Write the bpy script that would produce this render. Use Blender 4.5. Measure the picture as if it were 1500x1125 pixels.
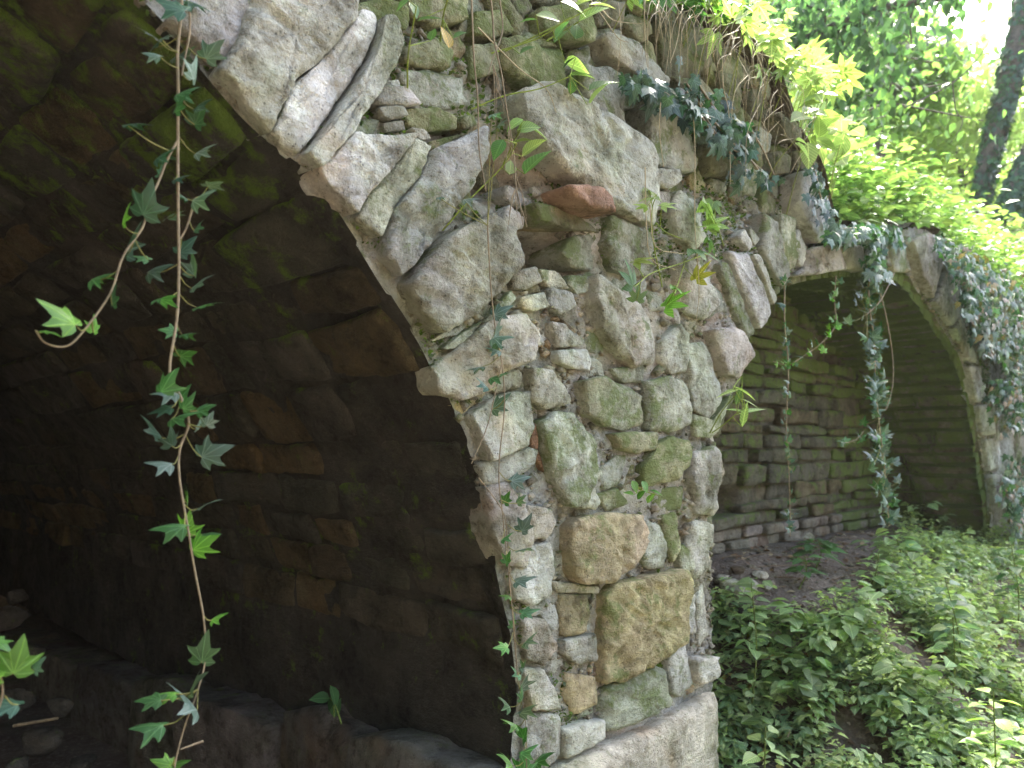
import bpy, math, random
import numpy as np
from mathutils import Vector
random.seed(7); RNG = np.random.default_rng(7)
SC = bpy.context.scene
for o in list(bpy.data.objects): bpy.data.objects.remove(o)

# ------------------------------------------------------------------ camera, light, exposure
F = 1130.0                       # focal length in photo pixels (1500 wide)
XV, YH, D0 = 1850.0, 660.0, 1.8  # where the wall runs to, eye level, metres to the pier corner
EYE = 1.5
cam = bpy.data.objects.new('camera', bpy.data.cameras.new('camera'))
SC.collection.objects.link(cam); SC.camera = cam
cam.location = (0, 0, EYE); cam.rotation_euler = (math.radians(90), 0, 0)
cam.data.sensor_width = 36; cam.data.lens = 36*F/1500; cam.data.shift_y = (YH-562.5)/1500
cam.data.clip_start = .02; cam.data.clip_end = 600
cam.data.dof.use_dof = True; cam.data.dof.focus_distance = 1.9; cam.data.dof.aperture_fstop = 4.0
SUN_EL, SUN_AZ = math.radians(52), math.radians(28)      # azimuth clockwise from +Y (straight ahead)
w = bpy.data.worlds.new('World'); SC.world = w; w.use_nodes = True
nt = w.node_tree; nt.nodes.clear()
sky = nt.nodes.new('ShaderNodeTexSky'); sky.sky_type = 'NISHITA'; sky.sun_disc = False
sky.sun_elevation = SUN_EL; sky.sun_rotation = SUN_AZ; sky.air_density = 1.0; sky.dust_density = 4.0; sky.ozone_density = 1.0
bg = nt.nodes.new('ShaderNodeBackground'); bg.inputs[1].default_value = .15
out = nt.nodes.new('ShaderNodeOutputWorld')
nt.links.new(sky.outputs[0], bg.inputs[0]); nt.links.new(bg.outputs[0], out.inputs[0])
sd = bpy.data.lights.new('sun', 'SUN'); sd.energy = 3.3; sd.angle = math.radians(3); sd.color = (1, .95, .85)
sun = bpy.data.objects.new('sun', sd); SC.collection.objects.link(sun)
_sv = Vector((math.sin(SUN_AZ)*math.cos(SUN_EL), math.cos(SUN_AZ)*math.cos(SUN_EL), math.sin(SUN_EL)))
sun.rotation_euler = _sv.to_track_quat('Z', 'Y').to_euler()
SC.view_settings.view_transform = 'Standard'; SC.view_settings.look = 'None'
SC.view_settings.gamma = 1; SC.view_settings.use_curve_mapping = False
HAZE = .0013
SC.view_settings.exposure = 2.75

# ------------------------------------------------------------------ frames
TH = math.atan2(XV-750, F); SN, CS = math.sin(TH), math.cos(TH)
U = np.array([SN, CS, 0.]); NRM = np.array([CS, -SN, 0.])    # along the wall, out of the wall
O = np.array([0, D0, EYE]); US = D0/CS; UH = D0*(XV-750)/F   # metres per wall unit
def W(s, h, n):
    s, h, n = np.broadcast_arrays(np.asarray(s, float), h, n)
    return O + s[..., None]*U + n[..., None]*NRM + h[..., None]*np.array([0, 0, 1.])
def p2s(px, py):                  # photo pixel -> (s, h) on the wall face, metres
    px = np.asarray(px, float); py = np.asarray(py, float)
    return np.stack([US*(px-750)/(XV-px), UH*(YH-py)/(XV-px)], -1)
def p2w(px, py, n=0.):            # photo pixel -> point on the plane n metres in front of the wall face
    rx, rz = (px-750)/F, (YH-py)/F
    t = (D0*SN - n)/(-(CS*rx - SN))
    return np.array([rx*t, t, EYE+rz*t])
def pd(px, py, d): return np.array([(px-750)/F*d, d, EYE+(YH-py)/F*d])

# ------------------------------------------------------------------ noise
def _h(ix, iy, iz, seed):
    v = (ix*374761393 + iy*668265263 + iz*2147483647 + seed*1274126177) & 0xffffffff
    v = ((v ^ (v >> 13))*1274126177) & 0xffffffff
    return ((v ^ (v >> 16)) & 0xffff)/65535.0
def vnoise(P, seed=0):
    i = np.floor(P).astype(np.int64); f = P-i; f = f*f*(3-2*f); r = 0
    for a in (0, 1):
        for b in (0, 1):
            for c in (0, 1):
                wt = (f[..., 0] if a else 1-f[..., 0])*(f[..., 1] if b else 1-f[..., 1])*(f[..., 2] if c else 1-f[..., 2])
                r = r + wt*_h(i[..., 0]+a, i[..., 1]+b, i[..., 2]+c, seed)
    return r*2-1
def fbm(P, scale, octv=4, seed=0, gain=.5):
    P = np.asarray(P, float)*scale; r = 0; a = 1; t = 0
    for k in range(octv):
        r = r + a*vnoise(P+17.3*k, seed+k); t += a; a *= gain; P = P*2.03
    return r/t

def rv(n, s=1.): return RNG.normal(size=(n, 3))*s
UP = np.array([0, 0, 1.])
# ------------------------------------------------------------------ mesh helpers
def mk(name, V, Fs, mat, parent=None, tint=None, luv=None, smooth=True, origin=None):
    """Fs: list of int arrays (n, k)."""
    V = np.asarray(V, float); Fs = [np.asarray(f, int) for f in (Fs if isinstance(Fs, list) else [Fs]) if len(f)]
    if origin is None: origin = V.mean(0)
    base = np.array(origin, float)
    me = bpy.data.meshes.new(name); me.vertices.add(len(V)); me.vertices.foreach_set('co', (V-base).astype(np.float32).ravel())
    loops = np.concatenate([f.ravel() for f in Fs]); tot = np.concatenate([np.full(len(f), f.shape[1]) for f in Fs])
    me.loops.add(len(loops)); me.loops.foreach_set('vertex_index', loops.astype(np.int32))
    me.polygons.add(len(tot)); st = np.concatenate([[0], np.cumsum(tot)[:-1]])
    me.polygons.foreach_set('loop_start', st.astype(np.int32)); me.polygons.foreach_set('loop_total', tot.astype(np.int32))
    if smooth: me.polygons.foreach_set('use_smooth', np.ones(len(tot), bool))
    me.update(calc_edges=True)
    if tint is not None:
        t = np.asarray(tint, float)
        if t.ndim == 1: t = np.tile(t, (len(V), 1))
        at = me.color_attributes.new('tint', 'FLOAT_COLOR', 'POINT'); at.data.foreach_set('color', t.astype(np.float32).ravel())
    if luv is not None:
        at = me.attributes.new('luv', 'FLOAT_VECTOR', 'POINT'); at.data.foreach_set('vector', np.asarray(luv, np.float32).ravel())
    me.materials.append(mat)
    o = bpy.data.objects.new(name, me); SC.collection.objects.link(o)
    if parent is not None:
        o.parent = parent; o.location = Vector(base) - Vector(parent_pos(parent))
    else: o.location = base
    return o
def parent_pos(o):
    p = Vector(o.location)
    while o.parent is not None: o = o.parent; p = p + Vector(o.location)
    return p
def empty(name, loc, label, cat, group=None, kind=None):
    o = bpy.data.objects.new(name, None); SC.collection.objects.link(o); o.location = loc
    o.empty_display_size = .1; return tag(o, label, cat, group, kind)
def tag(o, label=None, cat=None, group=None, kind=None):
    if label: o['label'] = label
    if cat: o['category'] = cat
    if group: o['group'] = group
    if kind: o['kind'] = kind
    return o
class MB:
    def __init__(s): s.V = []; s.Q = []; s.T = []; s.C = []; s.L = []; s.n = 0
    def add(s, V, Q=None, T=None, tint=(1, 1, 1, 0), luv=None):
        V = np.asarray(V, float); s.V.append(V)
        if Q is not None and len(Q): s.Q.append(np.asarray(Q, int)+s.n)
        if T is not None and len(T): s.T.append(np.asarray(T, int)+s.n)
        t = np.asarray(tint, float)
        if t.ndim == 1: t = np.tile(t, (len(V), 1))
        s.C.append(t); s.L.append(np.zeros((len(V), 3)) if luv is None else luv); s.n += len(V)
    def build(s, name, mat, parent=None, smooth=True, origin=None):
        Fs = []
        if s.Q: Fs.append(np.concatenate(s.Q))
        if s.T: Fs.append(np.concatenate(s.T))
        return mk(name, np.concatenate(s.V), Fs, mat, parent, np.concatenate(s.C), np.concatenate(s.L), smooth, origin)
def smooth_path(P, per=5):
    P = np.asarray(P, float)
    if len(P) < 3: return P
    Q = np.vstack([2*P[0]-P[1], P, 2*P[-1]-P[-2]]); out = []
    for i in range(1, len(Q)-2):
        for k in range(per):
            t = k/per; a, b, c, d = Q[i-1], Q[i], Q[i+1], Q[i+2]
            out.append(.5*((2*b)+(c-a)*t+(2*a-5*b+4*c-d)*t*t+(3*b-a-3*c+d)*t**3))
    out.append(P[-1]); return np.array(out)
def tube(mb, P, r0, r1=None, sides=5, tint=(1, 1, 1, 0)):
    P = np.asarray(P, float); m = len(P); r1 = r0 if r1 is None else r1
    T = np.gradient(P, axis=0); T /= np.linalg.norm(T, axis=1)[:, None]+1e-9
    ref = np.array([.31, .95, .11]) if abs(T[0][1]) < .8 else np.array([1., .1, .2])
    A = np.cross(T, ref); A /= np.linalg.norm(A, axis=1)[:, None]+1e-9; B = np.cross(T, A)
    R = np.linspace(r0, r1, m)[:, None, None] if np.isscalar(r0) else np.asarray(r0)[:, None, None]
    th = np.linspace(0, 2*np.pi, sides, endpoint=False)
    V = P[:, None]+R*(np.cos(th)[None, :, None]*A[:, None]+np.sin(th)[None, :, None]*B[:, None])
    i = np.arange(m-1)[:, None]*sides; j = np.arange(sides)[None]; k = (j+1) % sides
    Q = np.stack([i+j, i+k, i+sides+k, i+sides+j], -1).reshape(-1, 4)
    mb.add(V.reshape(-1, 3), Q, None, tint)

# ------------------------------------------------------------------ materials
class NT:
    def __init__(s, name):
        s.m = bpy.data.materials.new(name); s.m.use_nodes = True; s.t = s.m.node_tree; s.t.nodes.clear()
    def n(s, typ, **k):
        nd = s.t.nodes.new(typ)
        for a, b in k.items():
            if a == 'ins':
                for i, v in b.items():
                    if isinstance(v, bpy.types.NodeSocket): s.t.links.new(v, nd.inputs[i])
                    else: nd.inputs[i].default_value = v
            else: setattr(nd, a, b)
        return nd
    def math(s, op, a, b=None, clamp=False):
        nd = s.n('ShaderNodeMath', operation=op, use_clamp=clamp); ins = {0: a}
        if b is not None: ins[1] = b
        for i, v in ins.items():
            if isinstance(v, bpy.types.NodeSocket): s.t.links.new(v, nd.inputs[i])
            else: nd.inputs[i].default_value = v
        return nd.outputs[0]
    def mix(s, f, a, b, typ='MIX'):
        nd = s.n('ShaderNodeMix', data_type='RGBA', blend_type=typ)
        for i, v in ((0, f), (6, a), (7, b)):
            if isinstance(v, bpy.types.NodeSocket): s.t.links.new(v, nd.inputs[i])
            else: nd.inputs[i].default_value = v
        return nd.outputs[2]
    def ramp(s, f, a, b):
        nd = s.n('ShaderNodeMapRange', ins={0: f, 1: a, 2: b}); return nd.outputs[0]
    def noise(s, vec, scale, det=4, rough=.6, dist=0):
        return s.n('ShaderNodeTexNoise', ins={'Vector': vec, 'Scale': scale, 'Detail': det, 'Roughness': rough, 'Distortion': dist}).outputs[0]
def rgb(*c): return (*c, 1)

def stone_material(name, moss_col, offk=40.0):
    k = NT(name)
    pos = k.n('ShaderNodeNewGeometry'); oi = k.n('ShaderNodeObjectInfo')
    off = k.math('MULTIPLY', oi.outputs['Random'], offk)
    vec = k.n('ShaderNodeVectorMath', operation='ADD', ins={0: pos.outputs['Position'], 1: off}).outputs[0]
    at = k.n('ShaderNodeAttribute', attribute_name='tint')
    n1 = k.noise(vec, 7, 5, .65); n2 = k.noise(vec, 34, 5, .7); n3 = k.noise(vec, 140, 3, .7); n4 = k.noise(vec, 3, 3, .5, .5)
    sv = k.n('ShaderNodeMapping', ins={0: vec, 2: (.4, .9, .5), 3: (14, 14, 60)}).outputs[0]
    n5 = k.noise(sv, 1.0, 4, .6)
    base = k.mix(1.0, at.outputs['Color'], k.mix(k.ramp(n1, .3, .72), rgb(.55, .54, .48), rgb(1.38, 1.36, 1.30)), 'MULTIPLY')
    base = k.mix(k.math('MULTIPLY', k.math('MULTIPLY', k.ramp(n2, .48, .60), .8), k.ramp(n1, .62, .40)), base, k.mix(1.0, base, rgb(.42, .39, .32), 'MULTIPLY'))
    base = k.mix(k.math('MULTIPLY', k.ramp(n5, .55, .75), .35), base, k.mix(1.0, base, rgb(.62, .55, .42), 'MULTIPLY'))
    # pale lichen blotches
    base = k.mix(k.math('MULTIPLY', k.ramp(k.noise(vec, 24, 7, .8), .55, .60), .55), base, k.mix(1.0, base, rgb(1.55, 1.6, 1.6), 'MULTIPLY'))
    # rusty stain
    base = k.mix(k.math('MULTIPLY', k.ramp(n4, .58, .74), .5 if offk > 1 else .3), base, k.mix(1.0, base, rgb(1.25, .75, .38), 'MULTIPLY'))
    # black specks
    vo = k.n('ShaderNodeTexVoronoi', ins={'Vector': vec, 'Scale': 95.0}).outputs[0]
    spk = k.math('MULTIPLY', k.math('LESS_THAN', vo, .22), k.ramp(n2, .45, .6))
    base = k.mix(k.math('MULTIPLY', spk, .6), base, rgb(.05, .05, .04))
    if offk > 1:
        wp = pos.outputs['Position']; st = k.n('ShaderNodeMapping', ins={0: wp, 3: (7, 7, 2.2)}).outputs[0]
        sf = k.ramp(k.noise(st, 1.0, 6, .65, .4), .50, .66)
        base = k.mix(k.math('MULTIPLY', sf, .6), base, k.mix(1.0, base, rgb(.50, .52, .42), 'MULTIPLY'))
        gf = k.ramp(k.noise(wp, 2.6, 5, .7), .48, .66)
        base = k.mix(k.math('MULTIPLY', gf, .4), base, k.mix(1.0, base, rgb(.78, .95, .55), 'MULTIPLY'))
    # moss & algae
    mo = k.math('ADD', k.math('MULTIPLY', at.outputs['Alpha'], 1.0), k.math('MULTIPLY', k.math('SUBTRACT', k.noise(vec, 11, 7, .75), .5), 3.2))
    nz = k.n('ShaderNodeSeparateXYZ', ins={0: pos.outputs['Normal']}).outputs[2]
    mo = k.math('ADD', mo, k.math('MULTIPLY', nz, .25))
    mf = k.ramp(mo, .38, .72)
    mcol = k.mix(n2, rgb(*[c*.55 for c in moss_col]), rgb(*[c*1.5 for c in moss_col]))
    base = k.mix(k.math('MULTIPLY', mf, .8), base, mcol)
    hgt = k.math('ADD', k.math('ADD', k.math('MULTIPLY', n2, 1.0), k.math('MULTIPLY', n3, .55)), k.math('ADD', k.math('MULTIPLY', n5, .7), k.math('MULTIPLY', k.math('LESS_THAN', vo, .2), -.35)))
    hgt = k.math('ADD', hgt, k.math('MULTIPLY', k.noise(vec, 400, 2, .6), .25))
    bp = k.n('ShaderNodeBump', ins={'Strength': 1.0, 'Distance': .018, 'Height': hgt})
    bs = k.n('ShaderNodeBsdfPrincipled', ins={'Base Color': base, 'Roughness': .93, 'Normal': bp.outputs[0], 'Specular IOR Level': .25})
    o = k.n('ShaderNodeOutputMaterial', ins={0: bs.outputs[0]}); return k.m
def soil_material():
    k = NT('soil'); pos = k.n('ShaderNodeNewGeometry'); vec = pos.outputs['Position']
    n1 = k.noise(vec, 4, 5, .6); n2 = k.noise(vec, 45, 5, .75); vo = k.n('ShaderNodeTexVoronoi', ins={'Vector': vec, 'Scale': 70.0}).outputs[0]
    c = k.mix(k.ramp(n1, .35, .7), rgb(.085, .062, .042), rgb(.19, .15, .11)); c = k.mix(k.ramp(n2, .5, .7), c, rgb(.27, .225, .17))
    c = k.mix(k.math('MULTIPLY', k.ramp(k.noise(vec, 2.2, 4, .6), .55, .7), .6), c, rgb(.05, .07, .02))
    bp = k.n('ShaderNodeBump', ins={'Strength': .9, 'Distance': .02, 'Height': k.math('ADD', n2, k.math('MULTIPLY', vo, .5))})
    bs = k.n('ShaderNodeBsdfPrincipled', ins={'Base Color': c, 'Roughness': .95, 'Normal': bp.outputs[0]})
    k.n('ShaderNodeOutputMaterial', ins={0: bs.outputs[0]}); return k.m
def leaf_material(name, rough=.45, trans=.45, veins='none', tb=(1.5, 1.6, .5), spec=.5):
    k = NT(name); at = k.n('ShaderNodeAttribute', attribute_name='tint'); lu = k.n('ShaderNodeAttribute', attribute_name='luv')
    pos = k.n('ShaderNodeNewGeometry').outputs['Position']
    c = k.mix(1.0, at.outputs['Color'], k.mix(k.noise(pos, 30, 3, .6), rgb(.7, .7, .7), rgb(1.3, 1.3, 1.3)), 'MULTIPLY')
    if veins != 'none':
        sp = k.n('ShaderNodeSeparateXYZ', ins={0: lu.outputs['Vector']}); x, y = sp.outputs[0], sp.outputs[1]; v = None
        if veins == 'ivy':
            for a in (90, 42, 138, -2, 182, 66, 114):
                ca, sa = math.cos(math.radians(a)), math.sin(math.radians(a))
                d = k.math('ABSOLUTE', k.math('SUBTRACT', k.math('MULTIPLY', x, sa), k.math('MULTIPLY', y, ca)))
                al = k.math('GREATER_THAN', k.math('ADD', k.math('MULTIPLY', x, ca), k.math('MULTIPLY', y, sa)), 0.0)
                q = k.math('MULTIPLY', k.math('SUBTRACT', 1.0, k.math('MULTIPLY', d, 38.0 if a in (90, 42, 138) else 60.0), True), al)
                v = q if v is None else k.math('MAXIMUM', v, q)
        else:
            ax = k.math('ABSOLUTE', x); v = k.math('SUBTRACT', 1.0, k.math('MULTIPLY', ax, 40.0), True)
            fr = k.math('FRACT', k.math('MULTIPLY', k.math('SUBTRACT', y, k.math('MULTIPLY', ax, .9)), 9.0))
            q = k.math('SUBTRACT', 1.0, k.math('MULTIPLY', k.math('ABSOLUTE', k.math('SUBTRACT', fr, .5)), 7.0), True)
            v = k.math('MAXIMUM', v, k.math('MULTIPLY', q, .6))
        c = k.mix(k.math('MULTIPLY', v, .75), c, k.mix(1.0, c, rgb(3.2, 2.6, 3.2), 'MULTIPLY'))
        bp = k.n('ShaderNodeBump', ins={'Strength': .5, 'Distance': .002, 'Height': v})
        bs = k.n('ShaderNodeBsdfPrincipled', ins={'Base Color': c, 'Roughness': rough, 'Specular IOR Level': spec, 'Normal': bp.outputs[0]})
    else: bs = k.n('ShaderNodeBsdfPrincipled', ins={'Base Color': c, 'Roughness': rough, 'Specular IOR Level': spec})
    tr = k.n('ShaderNodeBsdfTranslucent', ins={0: k.mix(1.0, c, rgb(*tb), 'MULTIPLY')})
    mx = k.n('ShaderNodeMixShader', ins={0: trans, 1: bs.outputs[0], 2: tr.outputs[0]})
    k.n('ShaderNodeOutputMaterial', ins={0: mx.outputs[0]}); return k.m
def plain_material(name, c1, c2, scale=20, rough=.85, bump=.01, tinted=False):
    k = NT(name); pos = k.n('ShaderNodeNewGeometry').outputs['Position']; n1 = k.noise(pos, scale, 5, .7)
    c = k.mix(k.ramp(n1, .35, .65), rgb(*c1), rgb(*c2))
    if tinted: c = k.mix(1.0, c, k.n('ShaderNodeAttribute', attribute_name='tint').outputs['Color'], 'MULTIPLY')
    bp = k.n('ShaderNodeBump', ins={'Strength': 1, 'Distance': bump, 'Height': n1})
    bs = k.n('ShaderNodeBsdfPrincipled', ins={'Base Color': c, 'Roughness': rough, 'Normal': bp.outputs[0]})
    k.n('ShaderNodeOutputMaterial', ins={0: bs.outputs[0]}); return k.m
M_STONE = stone_material('weathered_stone', (.13, .17, .045))
M_VAULT = stone_material('vault_stone', (.12, .20, .022), .03)
M_NICHE = stone_material('mossy_niche_stone', (.125, .185, .038), .03)
M_SOIL = soil_material()
M_IVY = leaf_material('ivy_leaf', .38, .22, 'ivy', (1.3, 1.8, .5), .5)
M_HERB = leaf_material('herb_leaf', .42, .45, 'pinnate', (1.2, 1.3, .7), .5)
M_TREE = leaf_material('tree_leaf', .45, .55, 'none', (1.35, 1.45, .9), .5)
M_STEM = plain_material('vine_stem', (.16, .12, .07), (.30, .24, .14), 60, .8, .001, True)
M_BARK = plain_material('bark', (.05, .04, .03), (.14, .115, .085), 14, .9, .03)
M_STRAW = plain_material('dry_straw', (.30, .24, .13), (.50, .42, .26), 40, .8, .001, True)

# ------------------------------------------------------------------ stones
def resample(P, step, jit=0, seed=0):
    P = np.asarray(P, float); Q = np.vstack([P, P[:1]])
    d = np.linalg.norm(np.diff(Q, axis=0), axis=1); L = np.concatenate([[0], np.cumsum(d)]); n = max(12, int(L[-1]/step))
    t = np.arange(n)/n*L[-1]
    R = np.stack([np.interp(t, L, Q[:, 0]), np.interp(t, L, Q[:, 1])], -1)
    R = .84*R+.08*(np.roll(R, 1, 0)+np.roll(R, -1, 0))
    return R
def parea(P): x, y = P[:, 0], P[:, 1]; return .5*np.sum(x*np.roll(y, -1)-y*np.roll(x, -1))
def stone_geo(P, mapf, n0=.03, depth=.12, step=.012, rough=1., seed=0, bev=.25, tilt=0., hard=.5, grow=1.):
    P = np.asarray(P, float); P = P.mean(0)+(P-P.mean(0))*grow
    if parea(P) < 0: P = P[::-1]
    size = math.sqrt(abs(parea(P))); R = resample(P, step); N = len(R)
    c = np.array([R[:, 0].mean(), R[:, 1].mean()])
    ang = fbm(np.stack([R[:, 0], R[:, 1], np.full(N, seed*.37)], -1), 1/max(size, .04)*1.6, 4, seed, .6)
    a2 = fbm(np.stack([R[:, 0], R[:, 1], np.full(N, seed*.9)], -1), 7/max(size, .04), 2, seed+40)
    R = c+(R-c)*(1+(.05*ang+.045*a2)[:, None]*rough)
    K = max(5, int(size*.5/step)); rs = 1-(1-np.linspace(0, 1, K+1)[1:])**1.5
    r = np.concatenate([rs, [1.0, 1.0]]); G = c+(R-c)[None]*r[:, None, None]
    q = np.concatenate([G, np.full(G.shape[:2]+(1,), seed*1.7)], -1)
    ev = (1+1.3*fbm(q[-1], 1/max(size, .05)*2.2, 3, seed+2))[None].clip(.25, 2.4)
    edge = min(.020, size*.12)*bev*ev
    dist = (1-r)[:, None]*np.linalg.norm(R-c, axis=1)[None]
    prof = -edge*np.clip(1-dist/(edge*1.5+1e-4), 0, 1)**1.3
    th = random.Random(seed).uniform(-.5, .5)+.6; bd = (q[..., 0]*math.sin(th)+q[..., 1]*math.cos(th))
    qa = np.stack([bd*1.0, (q[..., 0]*math.cos(th)-q[..., 1]*math.sin(th))*.25, q[..., 2]], -1)
    amp = min(.020, size*.085)*rough
    rq = random.Random(seed+5); gx, gy = rq.uniform(-.09, .09), rq.uniform(-.09, .09)
    big = fbm(q, .8/size, 3, seed+3); big = np.round(big*3.2+.3*fbm(q, 22, 2, seed+4))/3.2*.55+big*.45      # broken steps
    ridge = 1-np.abs(fbm(qa, 34, 3, seed+5))*2; fine = fbm(q, 60, 4, seed+9, .65)
    chip = np.minimum(0, fbm(q, 16, 3, seed+11)+.16)
    h = prof + amp*big + amp*.5*hard*ridge + .0045*rough*fine + amp*1.7*chip + (gx*(G[..., 0]-c[0])+gy*(G[..., 1]-c[1]))*rough
    for _ in range(3):                                                            # chiselled facets
        t_ = rq.uniform(0, 6.283); sl = rq.uniform(.06, .30); d_ = (G[..., 0]-c[0])*math.cos(t_)+(G[..., 1]-c[1])*math.sin(t_)
        ext = np.percentile(d_, 99); h = np.minimum(h, (ext*rq.uniform(.6, .95)-d_)*sl*rough*.8+.25*h+.3*amp)
    h = n0+h
    h[-2] = h[-3]-edge[0]*.5-.006; h[-1] = -depth
    G[-1] = c+(G[-1]-c)*.96
    V = mapf(G[..., 0].ravel(), G[..., 1].ravel(), h.ravel())
    cz = h[0].mean()
    V = np.vstack([V, mapf(np.array([c[0]]), np.array([c[1]]), np.array([cz]))])
    i = np.arange(len(r)-1)[:, None]*N; j = np.arange(N)[None]; k = (j+1) % N
    Q = np.stack([i+j, i+N+j, i+N+k, i+k], -1).reshape(-1, 4); m = len(V)-1
    T = np.stack([np.full(N, m), np.arange(N), (np.arange(N)+1) % N], -1)
    return V, Q, T
SEED = [100]
def add_stone(P, mapf, parent, name, mat, tint, **k):
    SEED[0] += 1; V, Q, T = stone_geo(P, mapf, seed=SEED[0], **k)
    rr = random.Random(SEED[0]); b = rr.uniform(.86, 1.14)
    o = mk(name, V, [Q, T], mat, parent, (tint[0]*b, tint[1]*b*rr.uniform(.97, 1.03), tint[2]*b*rr.uniform(.93, 1.05), tint[3]+rr.uniform(-.08, .08)))
    return o
TN = dict(l=(.50, .50, .465, .18), g=(.43, .445, .38, .42), m=(.38, .38, .25, .62), o=(.46, .39, .26, .25), r=(.36, .22, .16, .05),
          p=(.48, .455, .405, .14), d=(.24, .23, .165, .4), w=(.59, .59, .555, .06), b=(.22, .13, .065, .05))
wallmap = lambda a, b, n: W(a, b, n)

# arch profiles in wall units -> metres ----------------------------------------------------------
def spl(P, per=6): return smooth_path(P, per)
px1 = [(756, 1260), (756, 1125), (756, 962), (746, 880), (730, 820), (707, 745), (692, 670), (662, 600), (634, 545), (602, 475), (566, 405), (514, 334), (450, 257), (378, 192), (306, 110), (238, 32)]
A1 = [tuple(p2s(x, y)) for x, y in px1]
last = A1[-1]
cx1 = -.70*US
for sp in (-.42, -.52, -.62, -.70): A1.append((sp*US, UH*(.70*math.sqrt(max(0, 1-((sp+.70)/.72)**2))-.18)))
half = [a for a in A1]
A1 = A1+[(2*cx1-a[0], a[1]) for a in half[::-1][1:]]
A1 = spl(A1, 4)                                  # right foot -> crown -> left foot
px2 = [(1042, 960), (1042, 860), (1038, 780), (1034, 700), (1044, 650), (1062, 598), (1082, 550), (1090, 515), (1102, 478), (1122, 438), (1146, 405), (1182, 392), (1225, 387), (1265, 388), (1300, 391), (1328, 404), (1352, 438), (1380, 480), (1405, 524), (1422, 574), (1432, 640), (1441, 700), (1448, 760), (1452, 830), (1452, 900)]
A2 = spl([tuple(p2s(x, y)) for x, y in px2], 4)
def inpoly(X, Y, P):
    r = np.zeros(X.shape, bool); P = np.asarray(P); j = len(P)-1
    for i in range(len(P)):
        xi, yi, xj, yj = P[i][0], P[i][1], P[j][0], P[j][1]
        c = ((yi > Y) != (yj > Y)); r ^= c & (X < (xj-xi)*(Y-yi)/((yj-yi) if yj != yi else 1e-9)+xi); j = i
    return r
A1c = np.vstack([A1, [[A1[-1][0], -3], [A1[0][0], -3]]]); A2c = np.vstack([A2, [[A2[-1][0], -3], [A2[0][0], -3]]])
toppx = [(1000, -12), (1050, 26), (1100, 66), (1138, 104), (1158, 168), (1198, 245), (1214, 325), (1250, 342), (1300, 350), (1332, 336), (1362, 342), (1392, 392), (1440, 408)]
TOP = np.array([(-6, 1.46), (-1, 1.46)]+[tuple(p2s(x, y)) for x, y in toppx]+[(5.6, 1.12), (6.5, 1.1), (9, 1.2), (14, 1.6), (60, 5)])
def topz(s): return np.interp(s, TOP[:, 0], TOP[:, 1])

ruin = empty('ruined_arcade', tuple(W(.4, -1.3, -.3)), 'ruined rubble wall with a dark vaulted arch and a second mossy arch beyond', 'ruin')

# facing mortar -----------------------------------------------------------------------------------
def sm(x, a, b): t = np.clip((x-a)/(b-a), 0, 1); return t*t*(3-2*t)
def jag(L): q = np.stack([np.asarray(L, float), 0*np.asarray(L, float), 0*np.asarray(L, float)], -1); return .004+.020*fbm(q, 5, 2, 211)+.016*np.round(fbm(q, 13, 2, 212)*2.2)/2.2
def snap(a, b, P, bp):
    ins = inpoly(a, b, P); near = np.argwhere(ins); d = np.vstack([np.linspace(bp[i], bp[i+1], 6, endpoint=False) for i in range(len(bp)-1)])
    L = np.concatenate([[0], np.cumsum(np.linalg.norm(np.diff(d, axis=0), axis=1))]); T = np.gradient(d, axis=0); T /= np.linalg.norm(T, axis=1)[:, None]+1e-9
    e = d-np.stack([T[:, 1], -T[:, 0]], -1)*jag(L)[:, None]
    for i, j in near:
        if not ins[max(i-2, 0):i+3, max(j-2, 0):j+3].all(): q = ((d-[a[i, j], b[i, j]])**2).sum(1).argmin(); a[i, j], b[i, j] = e[q]
    return ins
def sheet(S, Hh, mapf, hf, keep=None, name='mortar', mat=M_STONE, parent=ruin, tint=(.3, .27, .22, .2), kind=None):
    a, b = np.meshgrid(S, Hh, indexing='ij'); n = hf(a, b); V = mapf(a.ravel(), b.ravel(), n.ravel())
    I = np.arange(a.size).reshape(a.shape); Q = np.stack([I[:-1, :-1], I[1:, :-1], I[1:, 1:], I[:-1, 1:]], -1)
    if keep is not None:
        kk = keep((a[:-1, :-1]+a[1:, 1:])/2, (b[:-1, :-1]+b[1:, 1:])/2); Q = Q[kk]
    Q = Q.reshape(-1, 4); u, inv = np.unique(Q, return_inverse=True); Q = inv.reshape(-1, 4)
    t = np.asarray(tint(a, b), float).reshape(-1, 4)[u] if callable(tint) else tint
    o = mk(name, V[u], Q, mat, parent, t)
    if kind: o['kind'] = kind
    return o
def facing_h(a, b):
    q = np.stack([a, b, a*0], -1)
    n = -.003+.016*fbm(q, 6, 4, 1)+.014*fbm(q, 28, 4, 2, .65)+.012*np.abs(fbm(q, 60, 2, 4))
    n -= np.clip((b-.62)/.35, 0, 1)*.07*(a < 1.9)                              # upper wall weathered back
    for (hx, hy, r, dp) in ((783, 362, .11, .24), (812, 372, .08, .2), (718, 250, .11, .16), (990, 100, .09, .08), (1075, 190, .10, .06)):
        p = p2s(hx, hy); n -= dp*np.exp(-(((a-p[0])/r)**2+((b-p[1])/(r*.5))**2))
    return n
def facing_t(a, b):
    q = np.stack([a, b, a*0], -1); m = .12+.25*fbm(q, 1.6, 3, 8)+np.clip((b-.55)/.5, 0, 1)*.35
    k = 1+.25*fbm(q, 9, 3, 3); g = fbm(q, 2.5, 3, 5)[..., None]
    c = np.array([.42, .41, .37])*k[..., None]*(1+np.array([.10, 0, -.12])*g)
    return np.concatenate([c, m[..., None]], -1)
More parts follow.
